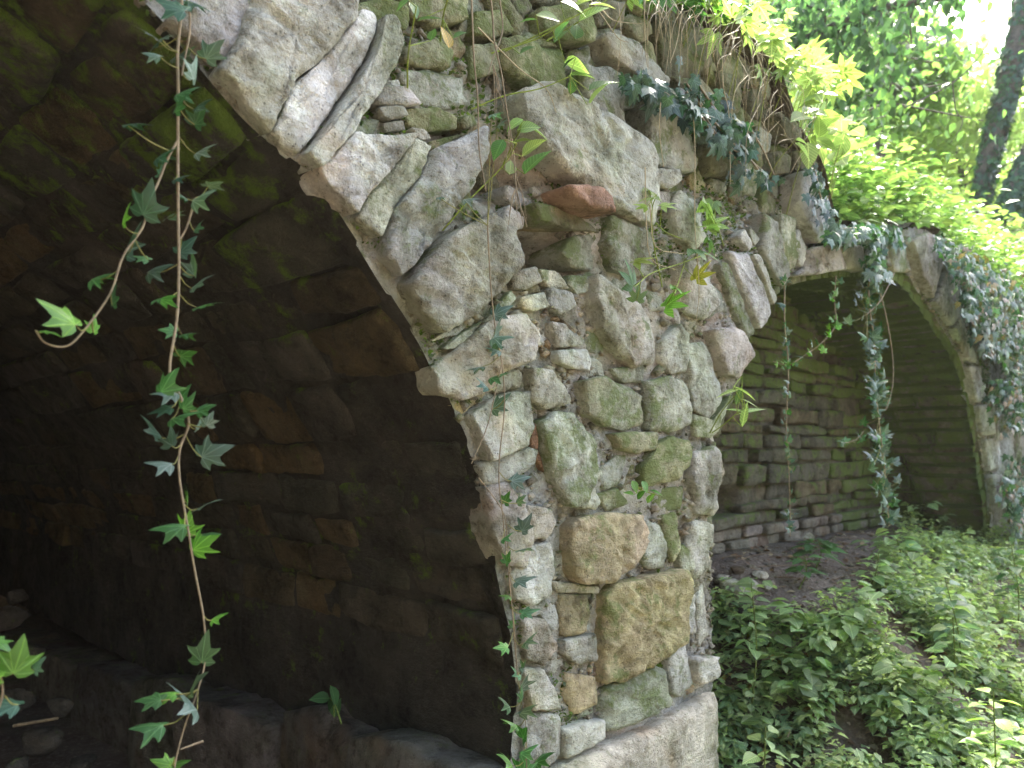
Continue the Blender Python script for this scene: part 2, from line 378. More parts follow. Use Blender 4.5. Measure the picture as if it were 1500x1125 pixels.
S = np.concatenate([np.arange(-5.2, -1.4, .1), np.arange(-1.4, 1.1, .0095), np.arange(1.1, 2.6, .014), np.arange(2.6, 8.1, .035)])
Hs = np.concatenate([np.arange(-1.6, -.8, .05), np.arange(-.8, 1.56, .0105)])
a, b = np.meshgrid(S, Hs, indexing='ij'); inn = snap(a, b, A1c, A1) | snap(a, b, A2c, A2); nn = facing_h(a, b); nn[inn] = .0
I = np.arange(a.size).reshape(a.shape); Q = np.stack([I[:-1, :-1], I[1:, :-1], I[1:, 1:], I[:-1, 1:]], -1)
kp = ~(inn[:-1, :-1] & inn[1:, :-1] & inn[1:, 1:] & inn[:-1, 1:]) & (b[:-1, :-1] < topz(a[:-1, :-1])+.01); Q = Q[kp]
u, q_ = np.unique(Q, return_inverse=True); mk('mortar', W(a.ravel(), b.ravel(), nn.ravel())[u], q_.reshape(-1, 4), M_STONE, ruin, facing_t(a, b).reshape(-1, 4)[u])
facing = empty('facing', (0, 0, 0), None, None); facing.parent = ruin; facing.location = -Vector(ruin.location)
def px(*pts): return np.array([p2s(x, y) for x, y in pts])

# stones traced where they stand on the face: (points, tint, proud, options)
VO = [ # ring of the near arch
 ([(243, 35), (275, -5), (352, -5), (350, 22), (336, 62), (318, 92), (300, 84), (270, 55)], 'l', .03),
 ([(356, 18), (385, -20), (508, -20), (498, 40), (463, 87), (417, 127), (400, 160), (383, 197), (345, 148), (310, 112), (324, 85), (342, 50)], 'w', .045),
 ([(503, 42), (520, 22), (542, 32), (526, 88), (492, 142), (462, 185), (430, 228), (392, 196), (408, 160), (422, 132), (466, 92)], 'w', .03),
 ([(546, 34), (562, 42), (573, 68), (562, 110), (537, 147), (517, 173), (500, 200), (455, 250), (434, 232), (466, 190), (498, 144), (532, 88)], 'l', .05),
 ([(500, 205), (545, 212), (590, 206), (562, 242), (522, 286), (504, 316), (470, 275), (455, 252), (478, 235)], 'w', .05),
 ([(596, 207), (618, 222), (600, 262), (558, 312), (544, 350), (511, 322), (526, 292), (568, 248)], 'l', .035),
 ([(622, 226), (655, 212), (688, 198), (692, 236), (672, 278), (642, 322), (603, 375), (574, 405), (553, 372), (561, 316), (606, 262)], 'l', .05),
 ([(582, 420), (606, 388), (640, 350), (700, 322), (736, 342), (748, 392), (717, 424), (688, 455), (657, 478), (633, 489), (610, 460)], 'p', .055),
 ([(640, 512), (662, 494), (700, 472), (680, 494), (655, 512)], 'g', .02), ([(698, 474), (738, 428), (746, 438), (712, 472)], 'g', .025),
 ([(626, 540), (664, 508), (714, 468), (752, 464), (767, 492), (762, 530), (722, 545), (704, 572), (668, 583), (643, 576)], 'p', .04),
 ([(681, 608), (700, 592), (738, 576), (766, 576), (767, 628), (758, 652), (733, 663), (702, 673), (687, 636)], 'l', .035),
 ([(697, 678), (734, 667), (765, 656), (778, 662), (770, 682), (736, 706), (706, 710)], 'l', .02),
 ([(703, 714), (735, 708), (755, 735), (762, 790), (756, 828), (730, 825), (712, 780)], 'p', .03),
 ([(762, 740), (797, 746), (803, 765), (790, 787), (770, 786)], 'p', .03),
 ([(741, 836), (768, 800), (796, 795), (808, 838), (800, 870), (768, 884), (747, 874)], 'l', .02),
 ([(756, 903), (788, 906), (805, 945), (785, 972), (760, 962)], 'p', .03),
 ([(757, 976), (790, 980), (808, 1008), (815, 1038), (770, 1036)], 'l', .02),
 ([(762, 1046), (810, 1045), (812, 1103), (790, 1122), (762, 1122)], 'l', .02),
]
VO2 = [ # slabs of the far arch, left haunch and crown
 ([(1059, 367), (1084, 374), (1096, 403), (1115, 446), (1119, 460), (1101, 484), (1086, 451), (1074, 412)], 'l', .03),
 ([(1045, 386), (1056, 386), (1084, 452), (1098, 490), (1089, 498), (1070, 460)], 'g', .02),
 ([(1086, 374), (1097, 376), (1112, 408), (1127, 440), (1121, 449), (1104, 412)], 'l', .04),
 ([(1113, 312), (1130, 326), (1134, 364), (1145, 402), (1133, 423), (1120, 398), (1109, 364)], 'g', .03),
 ([(1134, 314), (1156, 321), (1169, 374), (1159, 396), (1147, 398), (1138, 355)], 'g', .02),
 ([(1161, 254), (1185, 250), (1202, 302), (1204, 348), (1190, 360), (1170, 331), (1160, 300)], 'l', .04),
 ([(1161, 336), (1175, 364), (1172, 394), (1164, 388), (1157, 358)], 'l', .02),
 ([(1204, 321), (1217, 326), (1221, 348), (1207, 354)], 'l', .01),
 ([(1079, 336), (1092, 362), (1086, 370), (1071, 350)], 'l', .03), ([(1091, 333), (1106, 352), (1098, 362), (1092, 350)], 'l', .02),
 ([(1173, 366), (1218, 357), (1229, 396), (1190, 403), (1160, 405), (1173, 392)], 'p', .03),
 ([(1222, 357), (1255, 363), (1259, 399), (1233, 396)], 'p', .03),
 ([(1262, 362), (1292, 362), (1300, 398), (1263, 396)], 'g', .0),
 ([(1297, 360), (1318, 356), (1332, 400), (1305, 399)], 'g', .02),
 ([(1322, 354), (1343, 342), (1366, 352), (1374, 392), (1357, 438), (1337, 405)], 'p', .05),
 ([(1369, 362), (1383, 378), (1392, 420), (1398, 450), (1384, 478), (1360, 444), (1376, 398)], 'l', .04),
 ([(1388, 480), (1402, 460), (1412, 500), (1420, 532), (1408, 528)], 'l', .04), ([(1410, 535), (1424, 540), (1438, 585), (1424, 590)], 'w', .03),
 ([(1426, 595), (1440, 592), (1449, 635), (1434, 640)], 'w', .04), ([(1435, 645), (1451, 642), (1456, 690), (1442, 690)], 'w', .03),
 ([(1443, 695), (1458, 695), (1463, 735), (1449, 740)], 'l', .04),
 ([(1030, 484), (1060, 480), (1084, 494), (1092, 520), (1070, 556), (1050, 550), (1036, 515)], 'p', .04),
 ([(1000, 505), (1025, 502), (1045, 545), (1050, 588), (1030, 618), (1006, 600)], 'l', .02),
 ([(1006, 606), (1034, 622), (1054, 592), (1064, 580), (1050, 625), (1036, 642), (1010, 640)], 'g', .02),
]
ST = [
 ([(593, 103), (640, 97), (690, 110), (697, 148), (660, 157), (612, 150)], 'g', .0), ([(600, 65), (640, 55), (665, 75), (662, 97), (625, 95), (600, 85)], 'm', .01),
 ([(520, 5), (560, -5), (600, 12), (597, 42), (565, 32), (535, 28)], 'm', .0), ([(540, 150), (556, 130), (590, 133), (607, 157), (580, 158), (548, 157)], 'l', .03),
 ([(560, 120), (585, 116), (586, 130), (565, 128)], 'l', .0), ([(545, 162), (580, 160), (590, 173), (565, 179), (552, 174)], 'l', .03),
 ([(592, 161), (640, 158), (667, 173), (665, 190), (620, 194), (597, 184)], 'm', .01), ([(672, 172), (688, 171), (691, 187), (674, 190)], 'm', .02),
 ([(596, 189), (615, 193), (624, 206), (610, 208)], 'l', .02), ([(556, 183), (583, 180), (588, 193), (560, 196)], 'l', .02),
 ([(502, 200), (530, 176), (553, 178), (545, 195), (522, 222), (505, 226)], 'g', .01), ([(628, 208), (660, 199), (682, 195), (652, 214), (634, 222)], 'm', .0),
 ([(745, 140), (790, 138), (845, 165), (890, 193), (925, 218), (937, 243), (939, 290), (932, 331), (905, 322), (870, 305), (840, 285), (806, 262), (778, 232), (757, 195)], 'l', .075),
 ([(735, 215), (752, 205), (785, 245), (806, 280), (770, 282), (745, 262)], 'd', -.09),
 ([(790, 284), (832, 286), (850, 300), (857, 322), (830, 318), (802, 302)], 'r', .10), ([(772, 302), (800, 306), (855, 326), (872, 342), (822, 336), (778, 326)], 'd', .03),
 ([(878, 322), (935, 340), (944, 365), (946, 402), (920, 407), (885, 396), (874, 358)], 'g', .05), ([(836, 348), (870, 340), (877, 370), (870, 396), (842, 392), (824, 370)], 'g', .0),
 ([(880, 52), (916, 58), (950, 89), (981, 122), (966, 135), (928, 116), (887, 84)], 'l', .04), ([(740, 55), (770, 50), (795, 65), (801, 108), (795, 130), (765, 112), (745, 92)], 'm', .01),
 ([(846, 96), (880, 101), (903, 113), (911, 144), (909, 204), (892, 194), (866, 156), (850, 130)], 'g', .04), ([(700, 62), (733, 60), (738, 100), (702, 110)], 'm', .0),
 ([(800, 8), (860, 4), (872, 40), (870, 60), (830, 56), (806, 40)], 'm', .02), ([(705, 12), (745, 8), (765, 40), (730, 50), (706, 42)], 'm', -.01),
 ([(880, -5), (930, -5), (930, 30), (890, 32)], 'd', -.02), ([(610, -20), (690, -20), (698, 20), (650, 30), (612, 15)], 'm', -.01), ([(770, 60), (835, 66), (842, 140), (806, 135)], 'm', -.01),
 ([(938, 158), (981, 156), (1014, 204), (1017, 252), (983, 248), (950, 240), (942, 205)], 'g', .03), ([(912, 136), (935, 140), (935, 156), (914, 156)], 'g', .0),
 ([(918, 214), (940, 222), (938, 240), (923, 234)], 'l', .0), ([(941, 250), (976, 254), (981, 268), (964, 282), (942, 270)], 'l', .05), ([(944, 284), (970, 284), (974, 304), (950, 312)], 'p', .03),
 ([(976, 14), (1048, 31), (1053, 91), (1024, 106), (986, 111), (981, 48)], 'd', -.03), ([(995, 110), (1029, 114), (1057, 158), (1052, 190), (1034, 180), (1019, 146)], 'd', .0),
 ([(1062, 101), (1101, 113), (1096, 158), (1072, 168)], 'd', -.01), ([(990, 130), (1012, 137), (1016, 162), (1000, 155)], 'l', .03), ([(1101, 186), (1120, 199), (1120, 224), (1104, 226)], 'g', .03),
 ([(1134, 223), (1154, 230), (1151, 254), (1131, 256)], 'd', .02), ([(1132, 168), (1161, 182), (1168, 206), (1144, 204)], 'd', .03), ([(1038, 209), (1082, 226), (1079, 259), (1046, 252)], 'd', .0),
 ([(1161, 222), (1190, 232), (1196, 246), (1164, 250)], 'd', .02), ([(983, 282), (1022, 309), (1026, 350), (1005, 367), (983, 350), (977, 312)], 'l', .04), ([(976, 376), (1000, 379), (1029, 412), (1041, 446), (1024, 468), (995, 453), (981, 412)], 'l', .04),
 ([(742, 400), (775, 393), (785, 414), (760, 426), (743, 425)], 'p', .03), ([(785, 396), (810, 400), (828, 424), (802, 424), (788, 412)], 'p', .02), ([(752, 438), (785, 430), (790, 451), (770, 458), (754, 455)], 'w', .04),
 ([(795, 424), (824, 431), (830, 450), (810, 463), (794, 450)], 'l', .04), ([(832, 404), (854, 406), (856, 428), (841, 432), (827, 416)], 'g', .02), ([(795, 474), (815, 476), (842, 500), (835, 508), (806, 510)], 'w', .04),
 ([(803, 515), (850, 512), (857, 544), (826, 540), (804, 531)], 'w', .035), ([(767, 541), (795, 545), (820, 576), (823, 591), (786, 600), (768, 586)], 'l', .045),
 ([(858, 409), (890, 426), (930, 446), (944, 472), (946, 530), (915, 536), (890, 512), (867, 482), (857, 440)], 'l', .05), ([(782, 622), (804, 606), (828, 610), (855, 642), (866, 680), (873, 696), (855, 706), (840, 742), (817, 735), (800, 700), (784, 665)], 'g', .055),
 ([(768, 626), (780, 622), (782, 665), (790, 690), (776, 668)], 'r', .02), ([(840, 560), (870, 554), (905, 565), (934, 580), (936, 620), (905, 630), (872, 622), (849, 605)], 'g', .045),
 ([(940, 560), (975, 552), (1000, 560), (1003, 620), (975, 632), (942, 628)], 'g', .04), ([(885, 636), (915, 633), (948, 634), (943, 658), (920, 664), (896, 656)], 'm', .05),
 ([(950, 652), (975, 640), (998, 648), (1000, 665), (996, 682), (975, 704), (932, 710), (928, 684)], 'm', .05), ([(845, 706), (856, 706), (866, 735), (860, 746), (845, 741)], 'l', .04),
 ([(892, 540), (938, 536), (937, 560), (906, 560)], 'g', .02), ([(946, 426), (966, 430), (970, 455), (948, 456)], 'g', .01), ([(958, 502), (985, 476), (1000, 490), (998, 543), (975, 548), (960, 530)], 'l', .03),
 ([(945, 485), (957, 490), (956, 515), (946, 516)], 'o', .0), ([(870, 690), (897, 668), (915, 666), (912, 690), (905, 710), (882, 716)], 'g', .01), ([(870, 724), (905, 715), (920, 738), (888, 748)], 'g', .01),
 ([(822, 770), (835, 758), (880, 752), (925, 755), (935, 776), (925, 805), (905, 830), (880, 848), (835, 852), (826, 835), (820, 800)], 'o', .06), ([(937, 763), (960, 770), (972, 810), (968, 830), (940, 832), (932, 815)], 'g', .03),
 ([(875, 872), (888, 855), (985, 834), (991, 860), (985, 935), (950, 965), (905, 990), (876, 995), (872, 920)], 'o', .065), ([(818, 871), (850, 872), (855, 900), (848, 925), (820, 931), (817, 895)], 'o', .025),
 ([(818, 937), (865, 927), (866, 965), (835, 970), (820, 956)], 'l', .03), ([(815, 1066), (850, 1056), (874, 1052), (872, 1076), (830, 1100), (816, 1106)], 'w', .04),
 ([(880, 1008), (950, 976), (962, 981), (965, 1030), (900, 1064), (879, 1068), (875, 1040)], 'g', .05), ([(970, 962), (1000, 942), (1004, 1000), (985, 1018), (971, 1010)], 'l', .03),
 ([(825, 985), (865, 990), (870, 1030), (836, 1045), (825, 1015)], 'o', .02), ([(992, 848), (1010, 872), (1012, 925), (993, 926)], 'l', .03), ([(985, 800), (1005, 796), (1009, 834), (990, 836)], 'g', .03),
 ([(966, 756), (984, 750), (986, 800), (976, 824), (969, 796)], 'm', .03), ([(1003, 666), (1034, 652), (1044, 690), (1040, 754), (1012, 750), (1001, 700)], 'l', .05),
 ([(1006, 762), (1036, 768), (1031, 830), (1012, 850), (998, 800)], 'l', .03), ([(1002, 962), (1030, 958), (1033, 985), (1006, 998)], 'w', .07), ([(1014, 880), (1024, 852), (1030, 930), (1016, 945)], 'l', .02),
 ([(948, 722), (975, 715), (998, 712), (996, 745), (962, 750)], 'm', .01), ([(800, 850), (868, 858), (870, 868), (818, 868)], 'p', .02),
 ([(965, 570), (968, 570), (970, 575), (966, 576)], 'l', .0)][:-1]
traced = []
for kind, lst in (('voussoir', VO), ('voussoir', VO2), ('facing_stone', ST)):
    for pts, t, pr in lst:
        P = px(*pts); d = D0+P[:, 0].mean()*CS; cy = np.mean([q[1] for q in pts]); cxp = np.mean([q[0] for q in pts])
        if kind == 'facing_stone' and cy < 150 and cxp > 590: pr -= .015
        add_stone(P, wallmap, facing, kind, M_STONE, TN[t], n0=pr*.8 if kind == 'facing_stone' and pr < .09 else pr, depth=.12 if kind == 'facing_stone' else .05, step=d*.0046, bev=.6 if kind == 'facing_stone' else .45,
                  grow=1.0 if lst is VO2 else 1.045, rough=.85 if lst is VO2 else 1.2, hard=1.1 if lst is not ST else .8)
        traced.append(P)
# small stones packed between the big ones --------------------------------------------------------
gs = np.arange(-1.3, 6.6, .009); gh = np.arange(-.80, 1.5, .009); GA, GB = np.meshgrid(gs, gh, indexing='ij')
free = (~inpoly(GA, GB, A1c)) & (~inpoly(GA, GB, A2c)) & (GB < topz(GA)-.02) & (GB > -.74)
for P in traced:
    c = P.mean(0); E = c+(P-c)*1.03
    a0, a1 = np.searchsorted(gs, [E[:, 0].min(), E[:, 0].max()]); b0, b1 = np.searchsorted(gh, [E[:, 1].min(), E[:, 1].max()])
    free[a0:a1+1, b0:b1+1] &= ~inpoly(GA[a0:a1+1, b0:b1+1], GB[a0:a1+1, b0:b1+1], E)
for E in (px((740, 338), (830, 332), (842, 395), (800, 402), (748, 392)), px((690, 192), (748, 200), (742, 300), (716, 322), (694, 300))): free &= ~inpoly(GA, GB, E)
fi = np.argwhere(free); perm = RNG.permutation(len(fi)); seeds = []
SP = np.zeros((0, 2)); SR = np.zeros(0)
for q in perm[:40000]:
    a, b = gs[fi[q][0]], gh[fi[q][1]]; rad = (.060 if a < 1.0 else .075 if a < 2.2 else .15)*random.uniform(.7, 1.25)
    if len(SP) and np.any(((SP-[a, b*1.25])**2).sum(1) < (.5*(SR+rad))**2*3.2): continue
    SP = np.vstack([SP, [a, b*1.25]]); SR = np.append(SR, rad)
lab = np.full(GA.shape, -1); best = np.full(GA.shape, 1e9)
for i, (a, b) in enumerate(SP):
    r = SR[i]*2.2; i0, i1 = np.searchsorted(gs, [a-r, a+r]); j0, j1 = np.searchsorted(gh, [(b-r)/1.25, (b+r)/1.25])
    dd = ((GA[i0:i1, j0:j1]-a)**2+(GB[i0:i1, j0:j1]*1.25-b)**2)/SR[i]**2
    mm = (dd < best[i0:i1, j0:j1]) & free[i0:i1, j0:j1]; best[i0:i1, j0:j1][mm] = dd[mm]; lab[i0:i1, j0:j1][mm] = i
fill = []
for i, (a, b) in enumerate(SP):
    b = b/1.25; pts = []
    for th in np.linspace(0, 2*np.pi, 20, endpoint=False):
        r = 0
        while r < SR[i]*2:
            x, y = a+(r+.009)*math.cos(th), b+(r+.009)*math.sin(th)
            ii, jj = int((x-gs[0])/.009+.5), int((y-gh[0])/.009+.5)
            if not (0 <= ii < len(gs) and 0 <= jj < len(gh)) or lab[ii, jj] != i: break
            r += .009
        pts.append((a+max(r-.003, .004)*math.cos(th), b+max(r-.003, .004)*math.sin(th)))
    P = np.array(pts); ar = abs(parea(P))
    if ar > (.0007 if a < 2.2 else .003): fill.append((ar/(D0+a*CS)**2, P))
fill.sort(key=lambda t: -t[0]); nfill = 0
for _, P in fill[:290]:
    s0, h0 = P.mean(0); d = D0+s0*CS; pc = h0 > .62
    t = random.choice('lllggpwo' if not pc else 'gmddg'); 
    if s0 > 4.4: t = random.choice('gdm')
    add_stone(P, wallmap, facing, 'rubble_stone', M_STONE, TN[t], n0=random.uniform(-.016, .008)-(.035 if pc and s0 < 1.9 else 0), depth=.1, step=d*.0052, bev=.8, rough=1.3)
print('facing', len(traced), 'fill', len(fill))

fidx = np.argwhere(free & (GA < 4.4)); cr = MB(); OCT = np.array([(1, 0, 0), (-1, 0, 0), (0, 1, 0), (0, -1, 0), (0, 0, 1), (0, 0, -1)], float); OT = [(0, 2, 4), (2, 1, 4), (1, 3, 4), (3, 0, 4), (2, 0, 5), (1, 2, 5), (3, 1, 5), (0, 3, 5)]
ix = fidx[RNG.integers(0, len(fidx), 3800)]; ca, cb_ = gs[ix[:, 0]]+RNG.uniform(-.005, .005, 3800), gh[ix[:, 1]]; ch = facing_h(ca, cb_)+.002; cp = W(ca, cb_, ch)
for p in cp:
    r = random.uniform(.003, .011) if random.random() < .85 else random.uniform(.011, .018); cr.add(p+(OCT*r*[1.2, 1.2, .9]+rv(6, r*.25)), None, OT, (*(np.array([.47, .43, .35])*random.uniform(.45, 1.25)), random.uniform(0, .4)))
tag(cr.build('mortar_crumbs', M_STONE, ruin, smooth=False), kind='stuff')
# plinth under the pier ---------------------------------------------------------------------------
plinth = empty('plinth', (0, 0, 0), None, None); plinth.parent = ruin; plinth.location = -Vector(ruin.location)
for a, b in ((-.04, .90),):
    add_stone(np.array([(a, -1.5), (b, -1.5), (b, -.765), (a, -.765)]), wallmap, plinth, 'plinth_block', M_STONE, (.50, .45, .37, .0), n0=.07, depth=.2, step=.014, bev=.9, rough=.8, hard=.6)
revmap = lambda a, b, n: W(-n, b, -a)            # a = depth into the vault, n = out of the reveal
x = .0
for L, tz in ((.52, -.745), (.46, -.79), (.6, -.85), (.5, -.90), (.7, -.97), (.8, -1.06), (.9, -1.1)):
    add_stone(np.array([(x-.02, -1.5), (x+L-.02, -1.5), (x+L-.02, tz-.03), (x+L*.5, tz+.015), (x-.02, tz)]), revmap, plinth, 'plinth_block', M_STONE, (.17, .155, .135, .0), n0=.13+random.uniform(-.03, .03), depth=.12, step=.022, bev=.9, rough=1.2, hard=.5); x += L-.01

# intrados of the near vault ----------------------------------------------------------------------
def profmap(A):
    d = np.linalg.norm(np.diff(A, axis=0), axis=1); L = np.concatenate([[0], np.cumsum(d)])
    T = np.gradient(A, axis=0); T /= np.linalg.norm(T, axis=1)[:, None]; Nn = np.stack([T[:, 1], -T[:, 0]], -1)  # outward (into masonry)
    def f(a, b, n):  # a = arclength, b = depth into the vault, n = towards the opening
        s = np.interp(a, L, A[:, 0]); h = np.interp(a, L, A[:, 1]); nx = np.interp(a, L, Nn[:, 0]); nh = np.interp(a, L, Nn[:, 1])
        return W(s-n*nx, h-n*nh, -b)
    return f, L[-1]
vmap, VL = profmap(A1); VD = 5.4
def interior_t(base, sc, mo, mf=None):  # inner wall tint; vault base colours are darkened to stand for its shade
    def f(a, b):
        q = np.stack([a, b, a*0], -1); k = 1+.4*fbm(q, sc, 4, 21)
        return np.concatenate([np.array(base)*k[..., None], (mo+.3*fbm(q, 1.3, 3, 22)+(0 if mf is None else mf(a, b)))[..., None]], -1)
    return f
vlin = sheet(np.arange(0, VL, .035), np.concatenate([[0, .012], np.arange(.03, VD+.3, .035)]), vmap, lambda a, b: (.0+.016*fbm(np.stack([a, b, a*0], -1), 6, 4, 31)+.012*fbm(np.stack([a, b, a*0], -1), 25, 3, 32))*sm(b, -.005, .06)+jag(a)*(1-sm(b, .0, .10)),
      None, 'vault_lining', M_VAULT, ruin, interior_t((.062, .057, .045), 4, .12, lambda a, b: .45*sm(a, 1.1, 1.7)*(1-sm(b, .4, 1.4))))
A1len = lambda p: 0
t = A1.shape[0]
nrow = 0; cnt = 0; a = .45
while a < VL*.62 and cnt < 299:
    hh = random.uniform(.10, .19); b = .012+random.uniform(0, .02); upper = a > 1.9
    while b < VD-.2:
        L = random.uniform(.16, .42)*(1.05 if b < 1.4 else 2.3)*(1.3 if upper else 1)
        j = lambda: random.uniform(-.014, .014)
        P = np.array([(a+j()+.008, b+j()+.008), (a+hh*.5, b+.006+j()*.5), (a+hh-.008+j(), b+.008+j()), (a+hh-.008+j(), b+L*.5), (a+hh-.008+j(), b+L-.008+j()), (a+hh*.5, b+L-.006+j()*.5), (a+.008+j(), b+L-.008+j()), (a+.008+j(), b+L*.5)])
        sh, hv = np.interp(a, np.linspace(0, VL, len(A1)), A1[:, 1]), 0
        tt = random.choice([(.078, .074, .056, .1), (.07, .066, .05, .12), (.09, .075, .045, .05), (.11, .086, .044, .1), (.066, .064, .048, .2), (.08, .072, .053, .1)])  # stone tints darkened so the vault's shade is in the colour
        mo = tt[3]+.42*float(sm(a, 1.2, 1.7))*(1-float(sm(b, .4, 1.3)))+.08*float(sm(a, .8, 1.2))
        if cnt < 299:
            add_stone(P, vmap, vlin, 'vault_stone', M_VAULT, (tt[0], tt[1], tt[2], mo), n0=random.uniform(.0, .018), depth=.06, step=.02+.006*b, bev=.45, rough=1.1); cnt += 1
        b += L
    a += hh
print('vault stones', cnt)
# end wall of the near vault
endmap = lambda a, b, n: W(a, b, -VD+n)
vend = sheet(np.arange(-3.7, .2, .08), np.arange(-1.6, 1.2, .08), endmap, lambda a, b: .05*fbm(np.stack([a, b, a*0], -1), 4, 3, 41), None, 'end_wall', M_VAULT, ruin, interior_t((.14, .125, .10), 3, .1))
h = -1.35
while h < .9:
    hh = random.uniform(.12, .2); s = -.7+random.uniform(-.15, 0)
    while s < .15:
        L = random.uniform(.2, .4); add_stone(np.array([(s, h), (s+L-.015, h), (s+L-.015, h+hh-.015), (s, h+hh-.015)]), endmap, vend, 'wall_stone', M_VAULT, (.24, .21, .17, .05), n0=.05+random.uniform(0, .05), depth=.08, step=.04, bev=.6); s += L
    h += hh

# niche of the far arch ---------------------------------------------------------------------------
ND = .62; nmap, NL = profmap(A2)
def holes(a, b): return 0*a
nlin = sheet(np.arange(0, NL, .02), np.arange(.0, ND+.12, .02), nmap, lambda a, b: jag(a)*(1-sm(b, .0, .1))+sm(b, -.005, .06)*(-.025+.015*fbm(np.stack([a, b, a*0], -1), 9, 4, 51)), None, 'niche_lining', M_NICHE, ruin, interior_t((.17, .16, .11), 5, .7))
a = .3; cn = 0
while a < NL-.2 and cn < 295:
    hh = random.uniform(.06, .12); b = .012; rgt = a > NL*.55
    while b < ND:
        L = random.uniform(.18, .45); j = lambda: random.uniform(-.008, .008)
        P = np.array([(a+j(), b), (a+hh-.012+j(), b+j()), (a+hh-.012+j(), b+L-.012), (a+j(), b+L-.012)])
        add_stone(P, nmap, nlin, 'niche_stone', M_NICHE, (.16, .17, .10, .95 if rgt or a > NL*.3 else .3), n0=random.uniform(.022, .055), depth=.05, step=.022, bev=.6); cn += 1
        b += L
    a += hh
backmap = lambda a, b, n: W(a, b, -ND+n)
HOL = [(1268, 592, .07, .05), (1303, 540, .05, .10), (1318, 725, .06, .12), (1060, 740, .12, .06), (1215, 525, .05, .04)]
HP = []
for hx, hy, ra, rb in HOL:
    q = p2w(hx, hy, -ND); d = q-O; HP.append((d@U, d[2], ra, rb))
def backh(a, b):
    n = .02*fbm(np.stack([a, b, a*0], -1), 8, 4, 61)
    for (x, y, ra, rb) in HP: n = n-.25*np.exp(-(((a-x)/ra)**4+((b-y)/rb)**4))
    return n
nback = sheet(np.arange(.7, 5.0, .025), np.arange(-.9, 1.1, .025), backmap, backh, None, 'niche_back', M_NICHE, ruin, interior_t((.13, .12, .085), 5, .15))
h = -.62; cb = 0; row = 0
A2in = A2c
while h < .98:
    reg = row < 4; hh = .062 if reg else random.uniform(.05, .105); s = .85+random.uniform(-.2, 0)
    while s < 4.85:
        L = random.uniform(.17, .22) if reg else random.uniform(.16, .55); j = lambda: random.uniform(-.012, .012)*(0.3 if reg else 1)
        c = (s+L/2, h+hh/2); vis = inpoly(np.array([c[0]]), np.array([c[1]]), np.vstack([A2in[:-2]+[0, .12], A2in[-2:]]))[0]
        hole = any(abs(c[0]-x) < ra*1.2+L*.3 and abs(c[1]-y) < rb*1.1 for x, y, ra, rb in HP)
        if vis and not hole and cb < 298:
            P = np.array([(s+j(), h+j()), (s+L*.5, h+j()), (s+L-.012+j(), h+j()), (s+L-.012+j(), h+hh-.01+j()), (s+L*.5, h+hh-.01+j()), (s+j(), h+hh-.01+j())])
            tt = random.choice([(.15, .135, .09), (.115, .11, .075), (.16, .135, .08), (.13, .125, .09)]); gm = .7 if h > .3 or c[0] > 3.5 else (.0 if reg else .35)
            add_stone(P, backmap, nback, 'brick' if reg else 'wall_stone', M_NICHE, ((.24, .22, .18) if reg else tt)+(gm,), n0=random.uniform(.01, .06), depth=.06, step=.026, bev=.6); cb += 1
        s += L
    h += hh; row += 1
print('niche', cn, cb)

# ------------------------------------------------------------------ ground and hillside
def inv(V):  # world -> s, n
    d = V-O; return d@U, d@NRM
def sm(x, a, b): t = np.clip((x-a)/(b-a), 0, 1); return t*t*(3-2*t)
def ground_h(s, n):
    far = sm(s, 1.0, 1.9)
    inside = -.50-.16*sm(n, -.5, .1); front = inside-.62*sm(n, .0, .95)-.15*sm(n, .9, 2.5)
    near = -1.28-.05*sm(n, 0, 1)
    z = near+(front-near)*far
    z = z+sm(s, 4.2, 9)*1.2+np.clip(n-3.2, 0, 30)*.28*sm(n, 3.2, 6)+sm(-s, 4.4, 7.5)*4.5*sm(n, -1, .5)  # last term: unseen left bank raised to keep sky light off the vault
    q = np.stack([s, n, s*0], -1)
    return z+.035*fbm(q, 1.8, 3, 71)+.018*fbm(q, 9, 3, 72)
def axis(v, lo, hi): return v
gsx = np.concatenate([-np.geomspace(160, 6, 18), np.arange(-5.6, -1, .2), np.arange(-1, 6, .045), np.geomspace(6.05, 200, 40)])
gnx = np.concatenate([np.arange(-6.4, -1, .2), np.arange(-.95, 2.4, .045), np.geomspace(2.45, 160, 34)])
a, b = np.meshgrid(gsx, gnx, indexing='ij'); V = W(a.ravel(), ground_h(a, b).ravel(), b.ravel()); I = np.arange(a.size).reshape(a.shape)
Q = np.stack([I[:-1, :-1], I[1:, :-1], I[1:, 1:], I[:-1, 1:]], -1).reshape(-1, 4)
tag(mk('ground', V, Q, M_SOIL), kind='structure')
def hill_h(s, n):
    q = np.stack([s, n, s*0], -1); back = np.clip(-n, 0, 400)
    return topz(s)+.03+.22*sm(back, .05, .9)+.10*np.clip(back, 0, 12)+.03*np.clip(back-12, 0, 60)+.28*np.clip(s-5.5, 0, 3.8)*sm(back, .0, 2.0)+.04*np.clip(s-9.3, 0, 80)+.04*fbm(q, 2.2, 3, 81)+.02*fbm(q, 11, 2, 82)
hs = np.concatenate([-np.geomspace(80, 6, 10), np.arange(-5.6, 0, .2), np.arange(0, 6.2, .06), np.geomspace(6.3, 200, 40)])
hn = np.concatenate([[.02], -np.arange(0, 1.2, .06), -np.geomspace(1.25, 200, 40)])
a, b = np.meshgrid(hs, hn, indexing='ij'); V = W(a.ravel(), hill_h(a, b).ravel(), (b+.03*fbm(np.stack([a, b, a*0], -1), 4, 3, 5)*(b > -.05)).ravel()); I = np.arange(a.size).reshape(a.shape)
Q = np.stack([I[:-1, :-1], I[:-1, 1:], I[1:, 1:], I[1:, :-1]], -1).reshape(-1, 4)
